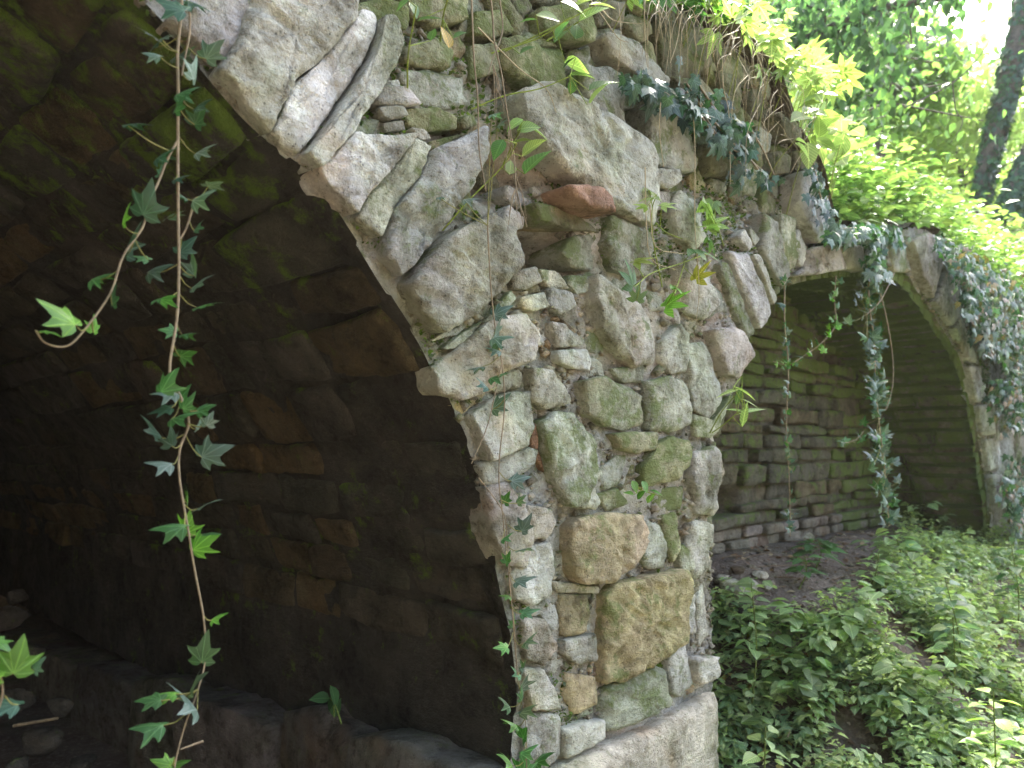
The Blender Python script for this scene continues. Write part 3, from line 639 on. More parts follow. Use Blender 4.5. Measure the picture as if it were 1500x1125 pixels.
tag(mk('hillside', V, Q, M_SOIL), kind='structure')

# ------------------------------------------------------------------ leaf templates
def tpl_oval(wd=.42, fold=.12, droop=.15, serr=0, rows=5):
    ys = np.linspace(0, 1, rows+1); V = []; 
    for y in ys:
        wv = wd*math.sin(math.pi*min(1, y**.75))*(1 if y < 1 else 0)
        z = -droop*y*y; V += [(-wv, y-(.03 if serr else 0), z+fold*wv*1.5), (0, y, z), (wv, y-(.03 if serr else 0), z+fold*wv*1.5)]
    Q = []
    for i in range(rows):
        for k in (0, 1): Q.append((3*i+k, 3*i+k+1, 3*i+4+k, 3*i+3+k))
    return np.array(V), np.array(Q), None
def tpl_diamond(): return np.array([(0, 0, 0), (.34, .45, .08), (0, 1, -.1), (-.34, .45, .08)]), np.array([(0, 1, 2, 3)]), None
_ivy = [(0, 0), (.14, -.13), (.30, -.12), (.50, .0), (.38, .10), (.34, .20), (.50, .34), (.60, .52), (.40, .48), (.25, .50), (.17, .68), (.10, .88), (0, 1.08)]
def tpl_ivy(inner=True, curl=.25):
    R = np.array(_ivy); Lf = R[1:-1][::-1]*[-1, 1]; Ou = np.vstack([R, Lf]); c = np.array([0, .28]); N = len(Ou)
    rings = [.5, 1.0] if inner else [1.0]; P = np.vstack([c[None]]+[c+(Ou-c)*r for r in rings])
    z = -curl*(np.abs(P[:, 0])**1.6)*1.1-.22*np.clip(P[:, 1]-.1, 0, 2)**2+.04*np.abs(P[:, 0])
    V = np.column_stack([P, z]); T = [(0, 1+i, 1+(i+1) % N) for i in range(N)]; Q = []
    if inner: Q = [(1+i, 1+N+i, 1+N+(i+1) % N, 1+(i+1) % N) for i in range(N)]
    return V, np.array(Q) if Q else None, np.array(T)
def tpl_maple():
    V = [(0, 0, 0)]; T = []; Q = []
    Vs = []; n = 0; Qs = []
    for a, l in ((90, 1.0), (45, .9), (135, .9), (0, .6), (180, .6)):
        v, q, _ = tpl_oval(.17, .1, .2, rows=3); v = v*[1, l, 1]; th = math.radians(a-90)
        x = v[:, 0]*math.cos(th)-v[:, 1]*math.sin(th); y = v[:, 0]*math.sin(th)+v[:, 1]*math.cos(th); Vs.append(np.column_stack([x, y, v[:, 2]])); Qs.append(q+n); n += len(v)
    return np.vstack(Vs), np.vstack(Qs), None
def basis(tip, nrm):
    tip = tip/(np.linalg.norm(tip, axis=-1, keepdims=True)+1e-9); nrm = nrm-(nrm*tip).sum(-1, keepdims=True)*tip
    nrm = nrm/(np.linalg.norm(nrm, axis=-1, keepdims=True)+1e-9); return np.stack([np.cross(tip, nrm), tip, nrm], -1)
def leaves(mb, tpl, pos, tip, nrm, size, cols):
    V, Q, T = tpl; pos = np.atleast_2d(pos); N = len(pos); B = basis(np.atleast_2d(tip), np.atleast_2d(nrm)); size = np.broadcast_to(size, (N,))
    X = np.einsum('nij,vj->nvi', B, V)*size[:, None, None]+pos[:, None]; m = len(V); of = (np.arange(N)*m)[:, None, None]
    q = (Q[None]+of).reshape(-1, 4) if Q is not None else None; t = (T[None]+of).reshape(-1, 3) if T is not None else None
    c = np.broadcast_to(np.atleast_2d(cols), (N, 3)); c4 = np.concatenate([np.repeat(c, m, 0), np.ones((N*m, 1))], 1)
    mb.add(X.reshape(-1, 3), q, t, c4, np.tile(V, (N, 1)))
IVY, IVYS, OVAL, OVALS, DIA, MAPLE = tpl_ivy(True, .5), tpl_ivy(False), tpl_oval(.36, .15, .25, rows=6), tpl_oval(.30, .15, .2, rows=3), tpl_diamond(), tpl_maple()
def jit(c, n, s=.2): return np.array(c)*(1+RNG.normal(size=(n, 1))*s).clip(.5, 1.7)*(1+RNG.normal(size=(n, 3))*.05)

mq = fidx[RNG.integers(0, len(fidx), 30000)]; ma, mb_ = gs[mq[:, 0]], gh[mq[:, 1]]; qq = np.stack([ma, mb_, ma*0], -1)
mk_ = fbm(qq, 5, 3, 123)+.5*(mb_ > .5)*(ma < 2)-.12 > .12; ma, mb_ = ma[mk_], mb_[mk_]; mp = W(ma, mb_, facing_h(ma, mb_)+.004); mm_ = MB(); N = len(mp)
leaves(mm_, tpl_diamond(), mp, NRM*.8+rv(N, .6), UP+rv(N, .5), RNG.uniform(.006, .016, N), jit((.10, .155, .03), N, .3)); tag(mm_.build('moss_tufts', M_TREE, ruin), kind='stuff')
# ------------------------------------------------------------------ vines
def vine(name, label, cat, stems, leafs, n=.05, r=.0022, group=None, each=True, stemtint=(1, 1, 1, 1), mat=M_IVY, kindname='leaf', tplf=None):
    """stems: list of pixel paths (x, y[, n]); leafs: (x, y, size_px, angle_deg, colour)"""
    paths = [smooth_path(np.array([p2w(p[0], p[1], p[2] if len(p) > 2 else n) for p in st]), 5) for st in stems]
    root = empty(name, tuple(paths[0][0]), label, cat, group); sb = MB(); tube(sb, paths[0]+fbm(paths[0], 9, 2, 4)[:, None]*.004, r, r*.5, 6, stemtint)
    for p in paths[1:]: m_ = MB(); tube(m_, p+fbm(p, 9, 2, 4)[:, None]*.004, r*.75, r*.5, 6, stemtint); m_.build('stem', M_STEM, root)
    allp = np.vstack(paths); L = []
    for (x, y, sz, ang, col) in leafs:
        nn = n+random.uniform(-.03, .04); c = p2w(x, y, nn); dpt = c[1]; size = sz/F*dpt*.95
        a = math.radians(ang); tip = np.array([math.cos(a), random.uniform(-.5, .1), -math.sin(a)])
        nrm = NRM*.45+np.array([.1, -.2, .95])+np.random.default_rng(int(x*7+y)).normal(size=3)*.38
        tip = tip/np.linalg.norm(tip); base = c-tip*size*.45
        d = np.linalg.norm((allp-base-[0, 0, size*.4]), axis=1); q = allp[d.argmin()]
        mid = (q+base)/2-[0, 0, size*.12]; tube(sb, smooth_path([q, mid, base], 4), .0011, .0009, 4, (.9, 1.1, .5, 1))
        L.append((base, tip, nrm, size, col))
    sb.build('stem', M_STEM, root)
    if each:
        for (b, tp, nr, sz, col) in L:
            tv = tpl_ivy(True, random.uniform(.15, .95)); tv[0][:, 0] *= random.uniform(.75, 1.15); tv[0][:, 2] += .06*np.sin(tv[0][:, 1]*7+random.uniform(0, 6))*np.abs(tv[0][:, 0]); tv[0][:, 0] += random.uniform(-.2, .2)*tv[0][:, 1]**2
            mb = MB(); leaves(mb, tplf or tv, b, tp, nr, sz*random.uniform(.85, 1.15), jit(col, 1, .25)); mb.build(kindname, mat, root, origin=b)
    else:
        mb = MB()
        for (b, tp, nr, sz, col) in L: leaves(mb, tplf or IVYS, b, tp, nr, sz, jit(col, 1, .2))
        tag(mb.build('leaves', mat, root), kind='stuff')
    return root
DG, MG, BG, GG = (.035, .085, .045), (.05, .13, .04), (.10, .24, .035), (.09, .14, .10)
LA = [(250, 7, 46, 200, DG), (290, 5, 42, 20, DG), (217, 47, 36, 215, GG), (232, 60, 34, -30, DG), (247, 52, 28, -20, GG), (222, 78, 28, 200, GG), (267, 76, 38, -30, GG), (287, 103, 34, -70, GG),
 (310, 72, 38, -50, GG), (270, 132, 34, -30, MG), (263, 150, 36, -60, MG), (293, 152, 28, -45, DG), (290, 173, 26, -50, DG), (202, 180, 38, -10, DG), (297, 217, 32, -35, GG), (240, 223, 38, -30, DG),
 (237, 248, 24, -50, DG), (265, 258, 28, -25, DG), (315, 268, 34, -15, GG), (293, 287, 36, -25, GG), (265, 284, 24, 220, DG), (217, 296, 48, -60, DG), (257, 312, 34, -25, GG), (290, 328, 26, -60, DG),
 (182, 313, 36, -70, BG), (190, 352, 52, -75, DG), (273, 360, 34, -50, DG), (205, 376, 30, 200, MG), (230, 392, 40, -25, GG), (287, 388, 38, -80, GG), (292, 412, 36, -45, GG), (243, 434, 36, -15, MG),
 (302, 445, 36, -20, MG), (148, 402, 44, -20, MG), (165, 432, 36, -80, DG), (88, 458, 58, 225, BG), (77, 487, 28, 10, BG), (140, 477, 24, -70, BG), (246, 483, 26, 195, MG), (279, 487, 30, -15, MG),
 (273, 516, 34, -25, MG), (243, 560, 40, -60, MG), (242, 573, 38, 190, GG), (268, 577, 32, -50, MG), (277, 590, 34, -40, MG), (299, 596, 28, -30, MG), (235, 600, 36, 170, DG), (270, 606, 52, -20, MG),
 (305, 613, 26, -80, GG), (293, 621, 24, -60, GG), (225, 625, 44, 240, DG), (253, 641, 34, -70, DG), (312, 660, 46, -30, GG), (231, 677, 44, 190, GG), (276, 722, 34, -80, BG), (304, 736, 48, -30, GG),
 (250, 770, 46, 185, MG), (275, 770, 34, -60, BG), (294, 795, 44, -40, BG), (306, 781, 28, -10, MG), (320, 903, 30, -30, BG), (297, 952, 46, -80, MG), (284, 1000, 56, -60, GG), (276, 1022, 60, -110, GG),
 (217, 1022, 46, 190, MG), (246, 1015, 26, 190, BG), (215, 1062, 52, 185, MG), (236, 1118, 34, 200, BG), (262, 1118, 30, -20, BG)]
vine('hanging_ivy', 'long ivy trail with big pale veined leaves hanging across the dark arch', 'ivy',
     [[(264, -20), (262, 100), (262, 200), (261, 330), (261, 400), (258, 470), (247, 545), (262, 580), (275, 620), (262, 660), (263, 700), (271, 750), (283, 830), (297, 900), (302, 960), (290, 1010), (270, 1060), (256, 1110), (248, 1160)],
      [(262, 205), (245, 235), (232, 268), (217, 300), (207, 335), (180, 375), (162, 430), (128, 480), (98, 507), (66, 503), (52, 484)], [(276, 20), (277, 60), (268, 110)], [(287, 290), (275, 330), (264, 350)], [(298, 1085), (262, 1100)]],
     LA, .05, .0027, 'hanging ivy trails')
vine('hanging_ivy', 'few bright ivy leaves at the frame edge, low before the vault rubble', 'ivy', [[(-20, 900), (-5, 960), (8, 1010), (-5, 1060), (-12, 1180)]],
     [(2, 945, 30, 30, BG), (28, 962, 62, -70, BG), (56, 972, 30, -50, GG), (8, 1028, 40, 200, DG), (-12, 985, 40, -80, BG)], .06, .002, 'hanging ivy trails')
# the ivy creeping down the corner of the pier
LB = []
r_ = random.Random(3)
pathB = [(648, 330), (648, 380), (655, 430), (668, 470), (690, 520), (697, 590), (692, 650), (697, 700), (735, 740), (740, 800), (748, 860), (752, 930), (758, 1000), (766, 1060), (770, 1125)]
fixed = [(735, 455, 30, -30, GG), (728, 480, 30, -80, GG), (735, 492, 34, -10, GG), (722, 510, 26, 200, GG), (728, 550, 26, -20, MG), (708, 560, 26, 230, DG), (695, 538, 28, 175, GG), (732, 590, 34, -40, GG), (728, 505, 22, -60, DG),
 (762, 700, 32, -20, GG), (742, 728, 24, -70, MG), (762, 730, 22, -60, GG), (770, 768, 28, -60, GG), (742, 785, 22, -40, MG), (772, 802, 30, -20, GG), (745, 818, 20, -60, MG), (768, 848, 32, -20, GG), (740, 872, 20, 200, BG),
 (778, 895, 34, -15, MG), (752, 912, 18, -70, MG), (775, 933, 34, -50, GG), (735, 948, 22, 190, BG), (770, 975, 30, -70, GG), (757, 984, 22, 230, MG), (765, 1000, 32, -80, GG), (742, 1028, 26, 240, MG), (766, 1015, 26, -80, MG),
 (768, 1037, 34, -50, GG), (750, 1058, 28, 220, BG), (770, 1072, 32, -70, MG), (775, 1098, 34, -30, MG), (742, 1110, 42, 240, BG), (793, 1108, 32, -50, MG), (768, 1122, 34, -80, MG), (758, 1140, 30, -60, MG),
 (690, 290, 26, -10, GG), (648, 288, 18, 0, GG), (728, 165, 22, -10, GG), (735, 178, 20, -40, GG)]
vine('creeping_ivy', 'thin ivy creeping down the lit corner of the pier beside the dark arch', 'ivy', [[(714, 330), (718, 400), (724, 470), (733, 520), (740, 600), (730, 690), (738, 760), (744, 840), (752, 920), (760, 1000), (770, 1070), (772, 1180)],
     [(700, 700), (738, 750), (744, 800), (749, 900), (755, 960)], [(735, 530), (715, 620), (690, 680)]], fixed, .075, .0018, 'ivy on the pier')
# bare roots and dry stalks hanging over the haunch
def strand(mb, pts, n, r, tint=(1, 1, 1, 1)): m = MB(); tube(m, smooth_path(np.array([p2w(x, y, n) for x, y in pts]), 6), r, r*.5, 4, tint); m.build('strand', mb[1], mb[0])
rt = empty('dead_root', tuple(p2w(715, 0, .1)), 'bare brown root strands with forked tips dangling above the big slab by the corner', 'root'); mb = (rt, M_STEM)
strand(mb, [(690, -20), (694, 80), (700, 150), (702, 220), (712, 280)], .12, .0022); strand(mb, [(717, -20), (722, 30), (724, 60), (735, 110), (742, 160), (752, 220), (757, 280), (772, 332)], .12, .0022)
strand(mb, [(732, 0), (736, 45), (722, 85), (715, 110)], .12, .0018)
for k in range(16):
    x0, y0 = random.choice([(722, 95), (727, 130), (745, 190), (757, 262), (756, 275)]); dx = random.uniform(-22, 26); L = random.uniform(30, 70)
    strand(mb, [(x0, y0), (x0+dx*.4, y0+L*.45), (x0+dx*.7+random.uniform(-4, 4), y0+L)], .12+random.uniform(-.02, .02), .0011)
rt = empty('dead_root', tuple(p2w(950, 0, .1)), 'long thin straw coloured roots trailing down over the slabs beside the red brick piece', 'root'); mb = (rt, M_STRAW)
for pts in ([(943, 0), (945, 60), (948, 98)], [(998, 22), (992, 60), (982, 92)], [(1058, 82), (1060, 130), (1068, 170), (1070, 270)], [(1015, 160), (1018, 220), (1018, 330), (1024, 420), (1020, 470)], [(968, 145), (966, 190), (972, 245)],
    [(865, 0), (880, 20), (905, 55), (920, 62)], [(880, 12), (900, 30), (940, 35)], [(945, 245), (947, 330), (955, 380), (990, 395)], [(952, 300), (960, 360), (1000, 372)], [(700, 40), (760, 100), (800, 130), (815, 165)]): strand(mb, pts, .09, .0016)

# hanging ivy in the far arch
def trail(path, k, spread, size, col, wig=0):
    P = smooth_path(np.array(path, float), 8); L = []
    for q in RNG.uniform(0, len(P)-1.01, k):
        i = int(q); x, y = P[i]+(P[i+1]-P[i])*(q-i); sx = RNG.normal()*spread
        L.append((x+sx, y+random.uniform(-4, 4), size*random.uniform(.7, 1.25), -90+(30 if sx < 0 else -30)*-1+random.uniform(-45, 45), random.choice(col)))
    return L
p = [(1150, 402), (1149, 470), (1155, 540), (1152, 620), (1156, 700), (1158, 785)]
vine('hanging_ivy', 'single thread of tiny ivy leaves hanging left of the thick trail in the far arch', 'ivy', [p], trail(p, 60, 4, 10, [DG, GG, MG]), .02, .003, 'hanging ivy trails')
p = [(1285, 352), (1272, 420), (1280, 500), (1283, 570), (1290, 640), (1297, 700), (1302, 770)]
vine('hanging_ivy', 'thick trail of grey green ivy hanging before the dark slots of the far arch', 'ivy', [p, [(1290, 430), (1305, 500), (1308, 560), (1298, 600)], [(1310, 400), (1290, 440), (1270, 460)]], trail(p, 210, 9, 15, [GG, DG, GG, MG]), .05, .004, 'hanging ivy trails')
p = [(1224, 405), (1222, 440), (1224, 475), (1208, 498), (1180, 520), (1155, 533), (1132, 530)]
vine('hanging_ivy', 'curling light green ivy shoot between the two trails of the far arch', 'ivy', [p], trail(p, 34, 6, 11, [BG, MG, BG]), .03, .0025, 'hanging ivy trails')
p = [(1265, 632), (1256, 642), (1240, 648), (1228, 645)]
vine('hanging_ivy', 'short curved ivy tip beside the middle of the thick trail', 'ivy', [p], trail(p, 8, 5, 12, [MG]), .03, .002, 'hanging ivy trails')
# ivy masses on masonry
def ivy_mass(name, label, regions, count, size, cols, nlo=.03, nhi=.16, mode='stuff', group=None):
    pts = []
    for (x0, y0, x1, y1, wgt, sp) in regions:
        k = int(count*wgt); t = RNG.uniform(size=k); X = x0+(x1-x0)*t+RNG.normal(size=k)*sp; Y = y0+(y1-y0)*t+RNG.normal(size=k)*sp
        pts.append(np.stack([X, Y], -1))
    pts = np.vstack(pts); q = np.stack([pts[:, 0]/60, pts[:, 1]/60, pts[:, 0]*0], -1); pts = pts[fbm(q, 1.0, 3, 91) > -.25]
    pos = np.array([p2w(x, y, RNG.uniform(nlo, nhi)) for x, y in pts]); N = len(pos)
    root = empty(name, tuple(pos.mean(0)), label, 'ivy', group)
    tip = rv(N, .5)+[0, 0, -1.]; nrm = NRM*1.0+np.array([0, -.3, .7])+rv(N, .45)
    C = np.array(cols)[RNG.integers(0, len(cols), N)]*(1+RNG.normal(size=(N, 1))*.2).clip(.5, 1.6)
    mb = MB(); leaves(mb, IVYS, pos, tip, nrm, size*RNG.uniform(.6, 1.3, N), C); tag(mb.build('leaves', M_IVY, root), kind='stuff')
    sb = MB()
    for (x0, y0, x1, y1, wgt, sp) in regions:
        for _ in range(max(1, int(8*wgt))):
            a = np.array([x0, y0])+RNG.normal(size=2)*sp*.6; b = np.array([x1, y1])+RNG.normal(size=2)*sp*.6
            m = (a+b)/2+RNG.normal(size=2)*sp*.5; tube(sb, smooth_path(np.array([p2w(a[0], a[1], nlo+.03), p2w(m[0], m[1], nlo+.05), p2w(b[0], b[1], nlo+.03)]), 6), .004, .0025, 4)
    sb.build('stem', M_STEM, root); return root
ivy_mass('wall_ivy', 'dense grey green ivy covering the wall right of the far arch', [(1432, 430, 1505, 580, .22, 14), (1478, 540, 1530, 760, .3, 15), (1495, 440, 1570, 700, .35, 22), (1420, 410, 1462, 520, .09, 9), (1482, 700, 1505, 790, .1, 9), (1400, 380, 1500, 440, .12, 10)], 5600, .040, [GG, DG, DG, MG, (.12, .16, .12), (.16, .12, .07)], .03, .22)
ivy_mass('wall_ivy', 'dark ivy clump over the crown of the far arch below the green slope', [(1222, 340, 1320, 345, .5, 7), (1268, 350, 1292, 400, .3, 7), (1375, 350, 1410, 390, .2, 6)], 620, .042, [DG, DG, GG, MG], .02, .14)
ivy_mass('wall_ivy', 'dark glossy ivy patch among roots below the ruined top of the pier wall', [(1010, 130, 1110, 250, .5, 16), (925, 120, 1000, 150, .22, 10), (1080, 190, 1130, 260, .15, 12), (1190, 240, 1215, 330, .15, 7)], 460, .038, [DG, DG, (.02, .05, .03)], .03, .11)

# ------------------------------------------------------------------ plants growing out of the wall
def sprig(label, stem, lf, n=.10, tpl=None, mat=M_HERB, r=.002, name='wall_plant', cat='plant', wn=NRM, stemtint=(.9, 1.5, .3, 1)):
    paths = [smooth_path(np.array([p2w(p[0], p[1], n*(i+.4)/max(1, len(st)-1)*1.2) for i, p in enumerate(st)]), 5) for st in stem]
    root = empty(name, tuple(paths[0][0]), label, cat, 'plants rooted in the wall')
    for p in paths[1:]: m_ = MB(); tube(m_, p, r, r*.6, 5, stemtint); m_.build('stem', M_STEM, root)
    sb = MB(); tube(sb, paths[0], r, r*.6, 5, stemtint)
    allp = np.vstack(paths)
    for (x, y, sz, ang, col) in lf:
        c = p2w(x, y, n+random.uniform(-.02, .03)); size = sz/F*c[1]; a = math.radians(ang)
        tip = np.array([math.cos(a), random.uniform(-.4, .2), -math.sin(a)]); nrm = np.array([.1, -.4, .9])+RNG.normal(size=3)*.3; tip /= np.linalg.norm(tip)
        b = c-tip*size*.45; q = allp[np.linalg.norm(allp-b, axis=1).argmin()]; tube(sb, [q, (q+b)/2, b], .0012, .0009, 4, stemtint)
        mb = MB(); leaves(mb, tpl or OVAL, b, tip, nrm, size, jit(col, 1, .12)); mb.build('leaf', mat, root, origin=b)
    sb.build('stem', M_STEM, root)
YG, YL, SG = (.23, .34, .10), (.28, .39, .15), (.08, .17, .05)
sprig('long green stalk leaning from the ring to lime leaves above the big slab', [[(648, 338), (690, 290), (735, 245), (757, 210)], [(735, 245), (757, 200), (762, 190)]],
      [(730, 216, 34, 120, SG), (772, 186, 34, -10, YG), (785, 190, 40, 15, YG), (778, 215, 42, -45, YG), (783, 235, 56, -55, SG), (755, 180, 30, 150, YG), (748, 245, 26, -80, YG), (765, 205, 30, -20, YG)])
sprig('rising green shoot with lime and blue green leaflets over the large slab', [[(690, 160), (740, 140), (790, 130), (835, 112)], [(720, 78), (790, 55), (835, 25)], [(740, 75), (800, 45), (870, 10)]],
      [(845, 95, 44, 20, YG), (850, 108, 40, 0, YG), (838, 125, 28, -80, SG), (882, 122, 50, -30, SG), (872, 138, 44, -60, YG), (833, 90, 26, 150, SG), (800, 22, 36, 10, YG), (775, 28, 28, 190, SG), (770, 72, 24, -30, SG), (820, 44, 30, -60, SG)])
sprig('lime green cluster hanging in at the top edge left of the straw roots', [[(800, 60), (850, 30), (900, -10)]], [(840, 8, 44, 10, YG), (865, 18, 46, -30, YG), (855, 0, 40, 170, YL), (880, 5, 40, -10, YL), (845, 45, 30, -80, SG), (820, 52, 28, -50, SG)])
sprig('small plant with one yellowed leaf at the top of the wall left of the roots', [[(645, 60), (650, 20), (662, -20)], [(597, 130), (598, 80), (610, 10)]], [(628, 25, 40, -10, SG), (607, 12, 26, 60, SG), (633, 50, 22, -80, SG), (655, 55, 34, -100, (.45, .33, .04)), (672, 50, 22, -30, SG), (590, 5, 24, 150, SG)])
sprig('bright three lobed seedling just above the slab voussoirs of the far arch', [[(1060, 360), (1052, 335), (1045, 320)]], [(1045, 318, 52, 60, YG), (1038, 330, 30, 190, YG), (1052, 322, 34, -30, YG), (1042, 305, 26, 110, YG)], tpl=MAPLE)
sprig('leggy green seedling with small leaves left of the slab voussoirs', [[(970, 420), (958, 360), (955, 310), (962, 285)], [(955, 320), (975, 340), (1000, 350)]], [(945, 290, 30, 170, YG), (962, 285, 32, 40, YG), (980, 298, 26, -20, YG), (938, 300, 22, 200, YG)], tpl=MAPLE)
sprig('loose plant with grey green leaves and yellow tints over the middle of the pier', [[(1040, 370), (1000, 385), (955, 400), (930, 420)], [(1005, 378), (995, 410), (988, 430)]],
      [(1035, 370, 44, 20, SG), (1045, 362, 30, 60, SG), (945, 378, 36, -20, (.25, .32, .05)), (925, 400, 42, -100, SG), (935, 428, 26, -80, SG), (1028, 395, 34, -60, (.28, .30, .05)), (990, 436, 42, -40, BG), (998, 425, 30, 30, BG)], tpl=MAPLE)
sprig('spiky pale sprout leaning out of the pier edge into the far arch', [[(1040, 636), (1060, 622), (1080, 605), (1092, 598)], [(1040, 634), (1056, 605), (1076, 580)]],
      [(1075, 565, 40, 130, YG), (1090, 572, 40, 20, YG), (1082, 580, 32, -80, SG), (1070, 572, 40, 170, YL), (1100, 600, 44, -20, YL), (1090, 608, 40, -80, YG), (1080, 600, 30, 200, YG), (1097, 588, 30, 20, YG)], tpl=tpl_oval(.15, .1, .2, rows=4))
sprig('tiny fern with pinnate leaves in a joint above the orange stones', [[(925, 712), (940, 718), (965, 726)]], [(930, 712, 20, 60, BG), (938, 725, 18, -60, BG), (945, 712, 20, 60, BG), (952, 730, 18, -60, BG), (960, 720, 20, 10, BG), (922, 722, 16, 200, BG)], n=.06)
sprig('single dark green leaf sprig rooted on the shadowed ledge inside the near arch', [[(500, 1060), (492, 1035), (485, 1020)]], [(490, 1018, 34, 60, MG), (470, 1022, 30, 190, MG), (492, 1038, 28, -80, MG), (484, 1030, 24, 120, MG)], n=-.35)
# lit leafy fringe along the ruined top
def fringe(label, pts, ncount, spread, size, cols, n=(-.25, .12), tpl=MAPLE, hang=.3, group='plants along the ruined top'):
    X = []
    for (x, y, k, sp) in pts: X.append(np.stack([x+RNG.normal(size=k)*sp, y+RNG.normal(size=k)*sp*.8], -1))
    X = np.vstack(X); pos = np.array([p2w(x, y, RNG.uniform(*n)) for x, y in X]); N = len(pos)
    root = empty('leafy_plant', tuple(pos.mean(0)-[0, 0, .1]), label, 'plant', group)
    tip = rv(N, .6)+[.3, -.3, -hang]; nrm = UP+rv(N, .4)
    C = np.array(cols)[RNG.integers(0, len(cols), N)]*(1+RNG.normal(size=(N, 1))*.15).clip(.6, 1.5)
    mb = MB(); leaves(mb, tpl, pos, tip, nrm, size*RNG.uniform(.6, 1.3, N), C); mb.build('foliage', M_HERB, root)
    sb = MB(); 
    for i in range(0, N, 4):
        a = pos[i]; b = a-[random.uniform(.02, .12), -random.uniform(0, .1), random.uniform(.15, .3)]; tube(sb, smooth_path([b, (a+b)/2+[0, 0, .02], a], 3), .0022, .0012, 4, (.9, 1.3, .4, 1))
    sb.build('stem', M_STEM, root); return root
fringe('yellow green lobed leaves glowing on the ruined top above the hanging roots', [(1075, 25, 22, 18), (1110, 50, 30, 20), (1130, 75, 14, 14)], 0, 0, .07, [YL, YG, YL])
fringe('sunlit lobed leaves arching beyond the ruined edge at mid height', [(1160, 85, 26, 22), (1180, 110, 30, 24), (1205, 120, 18, 18)], 0, 0, .075, [YL, YG, YL])
fringe('large lime leaves leaning out above the far arch haunch', [(1190, 210, 26, 14), (1215, 190, 26, 16), (1225, 225, 18, 10), (1180, 165, 14, 10)], 0, 0, .085, [YL, YG], tpl=OVAL)
fringe('mixed green leaves on the very top of the pier wall', [(1010, -15, 30, 20), (1050, 0, 40, 18), (960, -20, 30, 22)], 0, 0, .06, [YG, MG, BG])
# straw fringe
st = empty('dry_grass', tuple(p2w(1080, 100, .05)), 'matted dry grass and roots hanging over the earth lip of the ruined top', 'dry grass'); mb = MB()
lip = np.array([(940, -10), (1000, 5), (1050, 38), (1085, 65), (1110, 90), (1135, 125), (1150, 165), (1180, 215)])
for k in range(130):
    t = random.uniform(0, len(lip)-1.01); i = int(t); x, y = lip[i]+(lip[i+1]-lip[i])*(t-i); x += random.gauss(0, 14); y += random.gauss(0, 14)
    L = random.uniform(25, 95)*(1.2 if i < 6 else .5); dx = random.uniform(-50, 40); n0 = random.uniform(-.02, .10)
    tube(mb, smooth_path(np.array([p2w(x, y, n0), p2w(x+dx*.5+random.uniform(-8, 8), y+L*random.uniform(.1, .5), n0+.05), p2w(x+dx*.7+random.uniform(-6, 6), y+L, n0+.03)]), 3), random.uniform(.0007, .0017), .0006, 3, (random.uniform(.6, 1.2),)*3+(1,))
tag(mb.build('straw', M_STRAW, st), kind='stuff')

# ------------------------------------------------------------------ ground cover
def gpoint(s, n): return W(s, ground_h(s, n), n)
def cover(name, label, S0, N0, hts, size, cols, tplx, per=9, kind='stuff', mat=M_HERB):
    k = len(S0); base = gpoint(S0, N0); mb = MB()
    H = hts*RNG.uniform(.5, 1.25, k); lean = rv(k, .25)*[1, 1, 0]
    top = base+np.column_stack([np.zeros(k), np.zeros(k), H])+lean*H[:, None]
    P = np.repeat(top, per, 0); Hh = np.repeat(H, per); f = RNG.uniform(.35, 1, k*per)**.6
    P = np.repeat(base, per, 0)+(P-np.repeat(base, per, 0))*f[:, None]
    ang = RNG.uniform(0, 2*np.pi, k*per); tip = np.column_stack([np.cos(ang), np.sin(ang), RNG.uniform(-.35, .35, k*per)])
    P = P+tip*size*.25
    C = np.array(cols)[RNG.integers(0, len(cols), k)]*(1+RNG.normal(size=(k, 1))*.18).clip(.55, 1.6); C = np.repeat(C, per, 0)*(1+RNG.normal(size=(k*per, 1))*.12).clip(.6, 1.5)
    leaves(mb, tplx, P, tip, UP*1.2+tip*-.1+rv(k*per, .35), size*RNG.uniform(.55, 1.25, k*per), C)
    return mb, base, top
def ground_hit(x, y):
    for t in np.arange(1.2, 9, .02):
        p = pd(x, y, t); s, n = inv(p)
        if p[2]-EYE <= float(ground_h(np.array(s), np.array(n))): return p
    return p
BARE = np.array([inv(ground_hit(x, y)) for x, y in ((1020, 790), (1160, 770), (1300, 775), (1335, 800), (1290, 850), (1245, 900), (1195, 925), (1160, 935), (1110, 905), (1040, 872))])
def covmask(S0, N0):  # where plants grow: not on the bare earth under the far arch
    q = np.stack([S0, N0, S0*0], -1); j1, j2 = .05*fbm(q, 6, 3, 7), .05*fbm(q, 6, 3, 8)
    return ~inpoly(S0+j1, N0+j2, BARE) & (N0 > -.45) & ~((S0 < .96) & (N0 < .11))
SS = [(900, .96, 1.7, -.55, -.1), (1500, .9, 1.7, -.15, .35), (4600, .3, 2.6, .0, 1.0), (3000, 2.0, 4.6, -.45, 1.4), (3500, 3, 8, -.1, 2.6), (2600, .3, 3, .9, 2.4)]
S0 = np.concatenate([RNG.uniform(a, b, k) for k, a, b, c, d in SS]); N0 = np.concatenate([RNG.uniform(c, d, k) for k, a, b, c, d in SS]); m = covmask(S0, N0); S0, N0 = S0[m], N0[m]
q = np.stack([S0, N0, S0*0], -1); den = fbm(q, 4.1, 3, 77) > -.22; S0, N0 = S0[den], N0[den]
T2 = tpl_oval(.32, .15, .3, rows=2); allS, allN = S0, N0; pk = RNG.uniform(size=len(allS)); patch = fbm(np.stack([allS, allN, allS*0], -1), 3.2, 3, 79)
def layer(sel, h, sz, cols, tp, per):
    m_, _, _ = cover('gc', '', allS[sel], allN[sel], h, sz, cols, tp, per); return m_
L2 = layer(pk < .04, .19, .066, [(.26, .37, .15), (.20, .31, .12)], tpl_oval(.42, .12, .3, rows=3), 7)
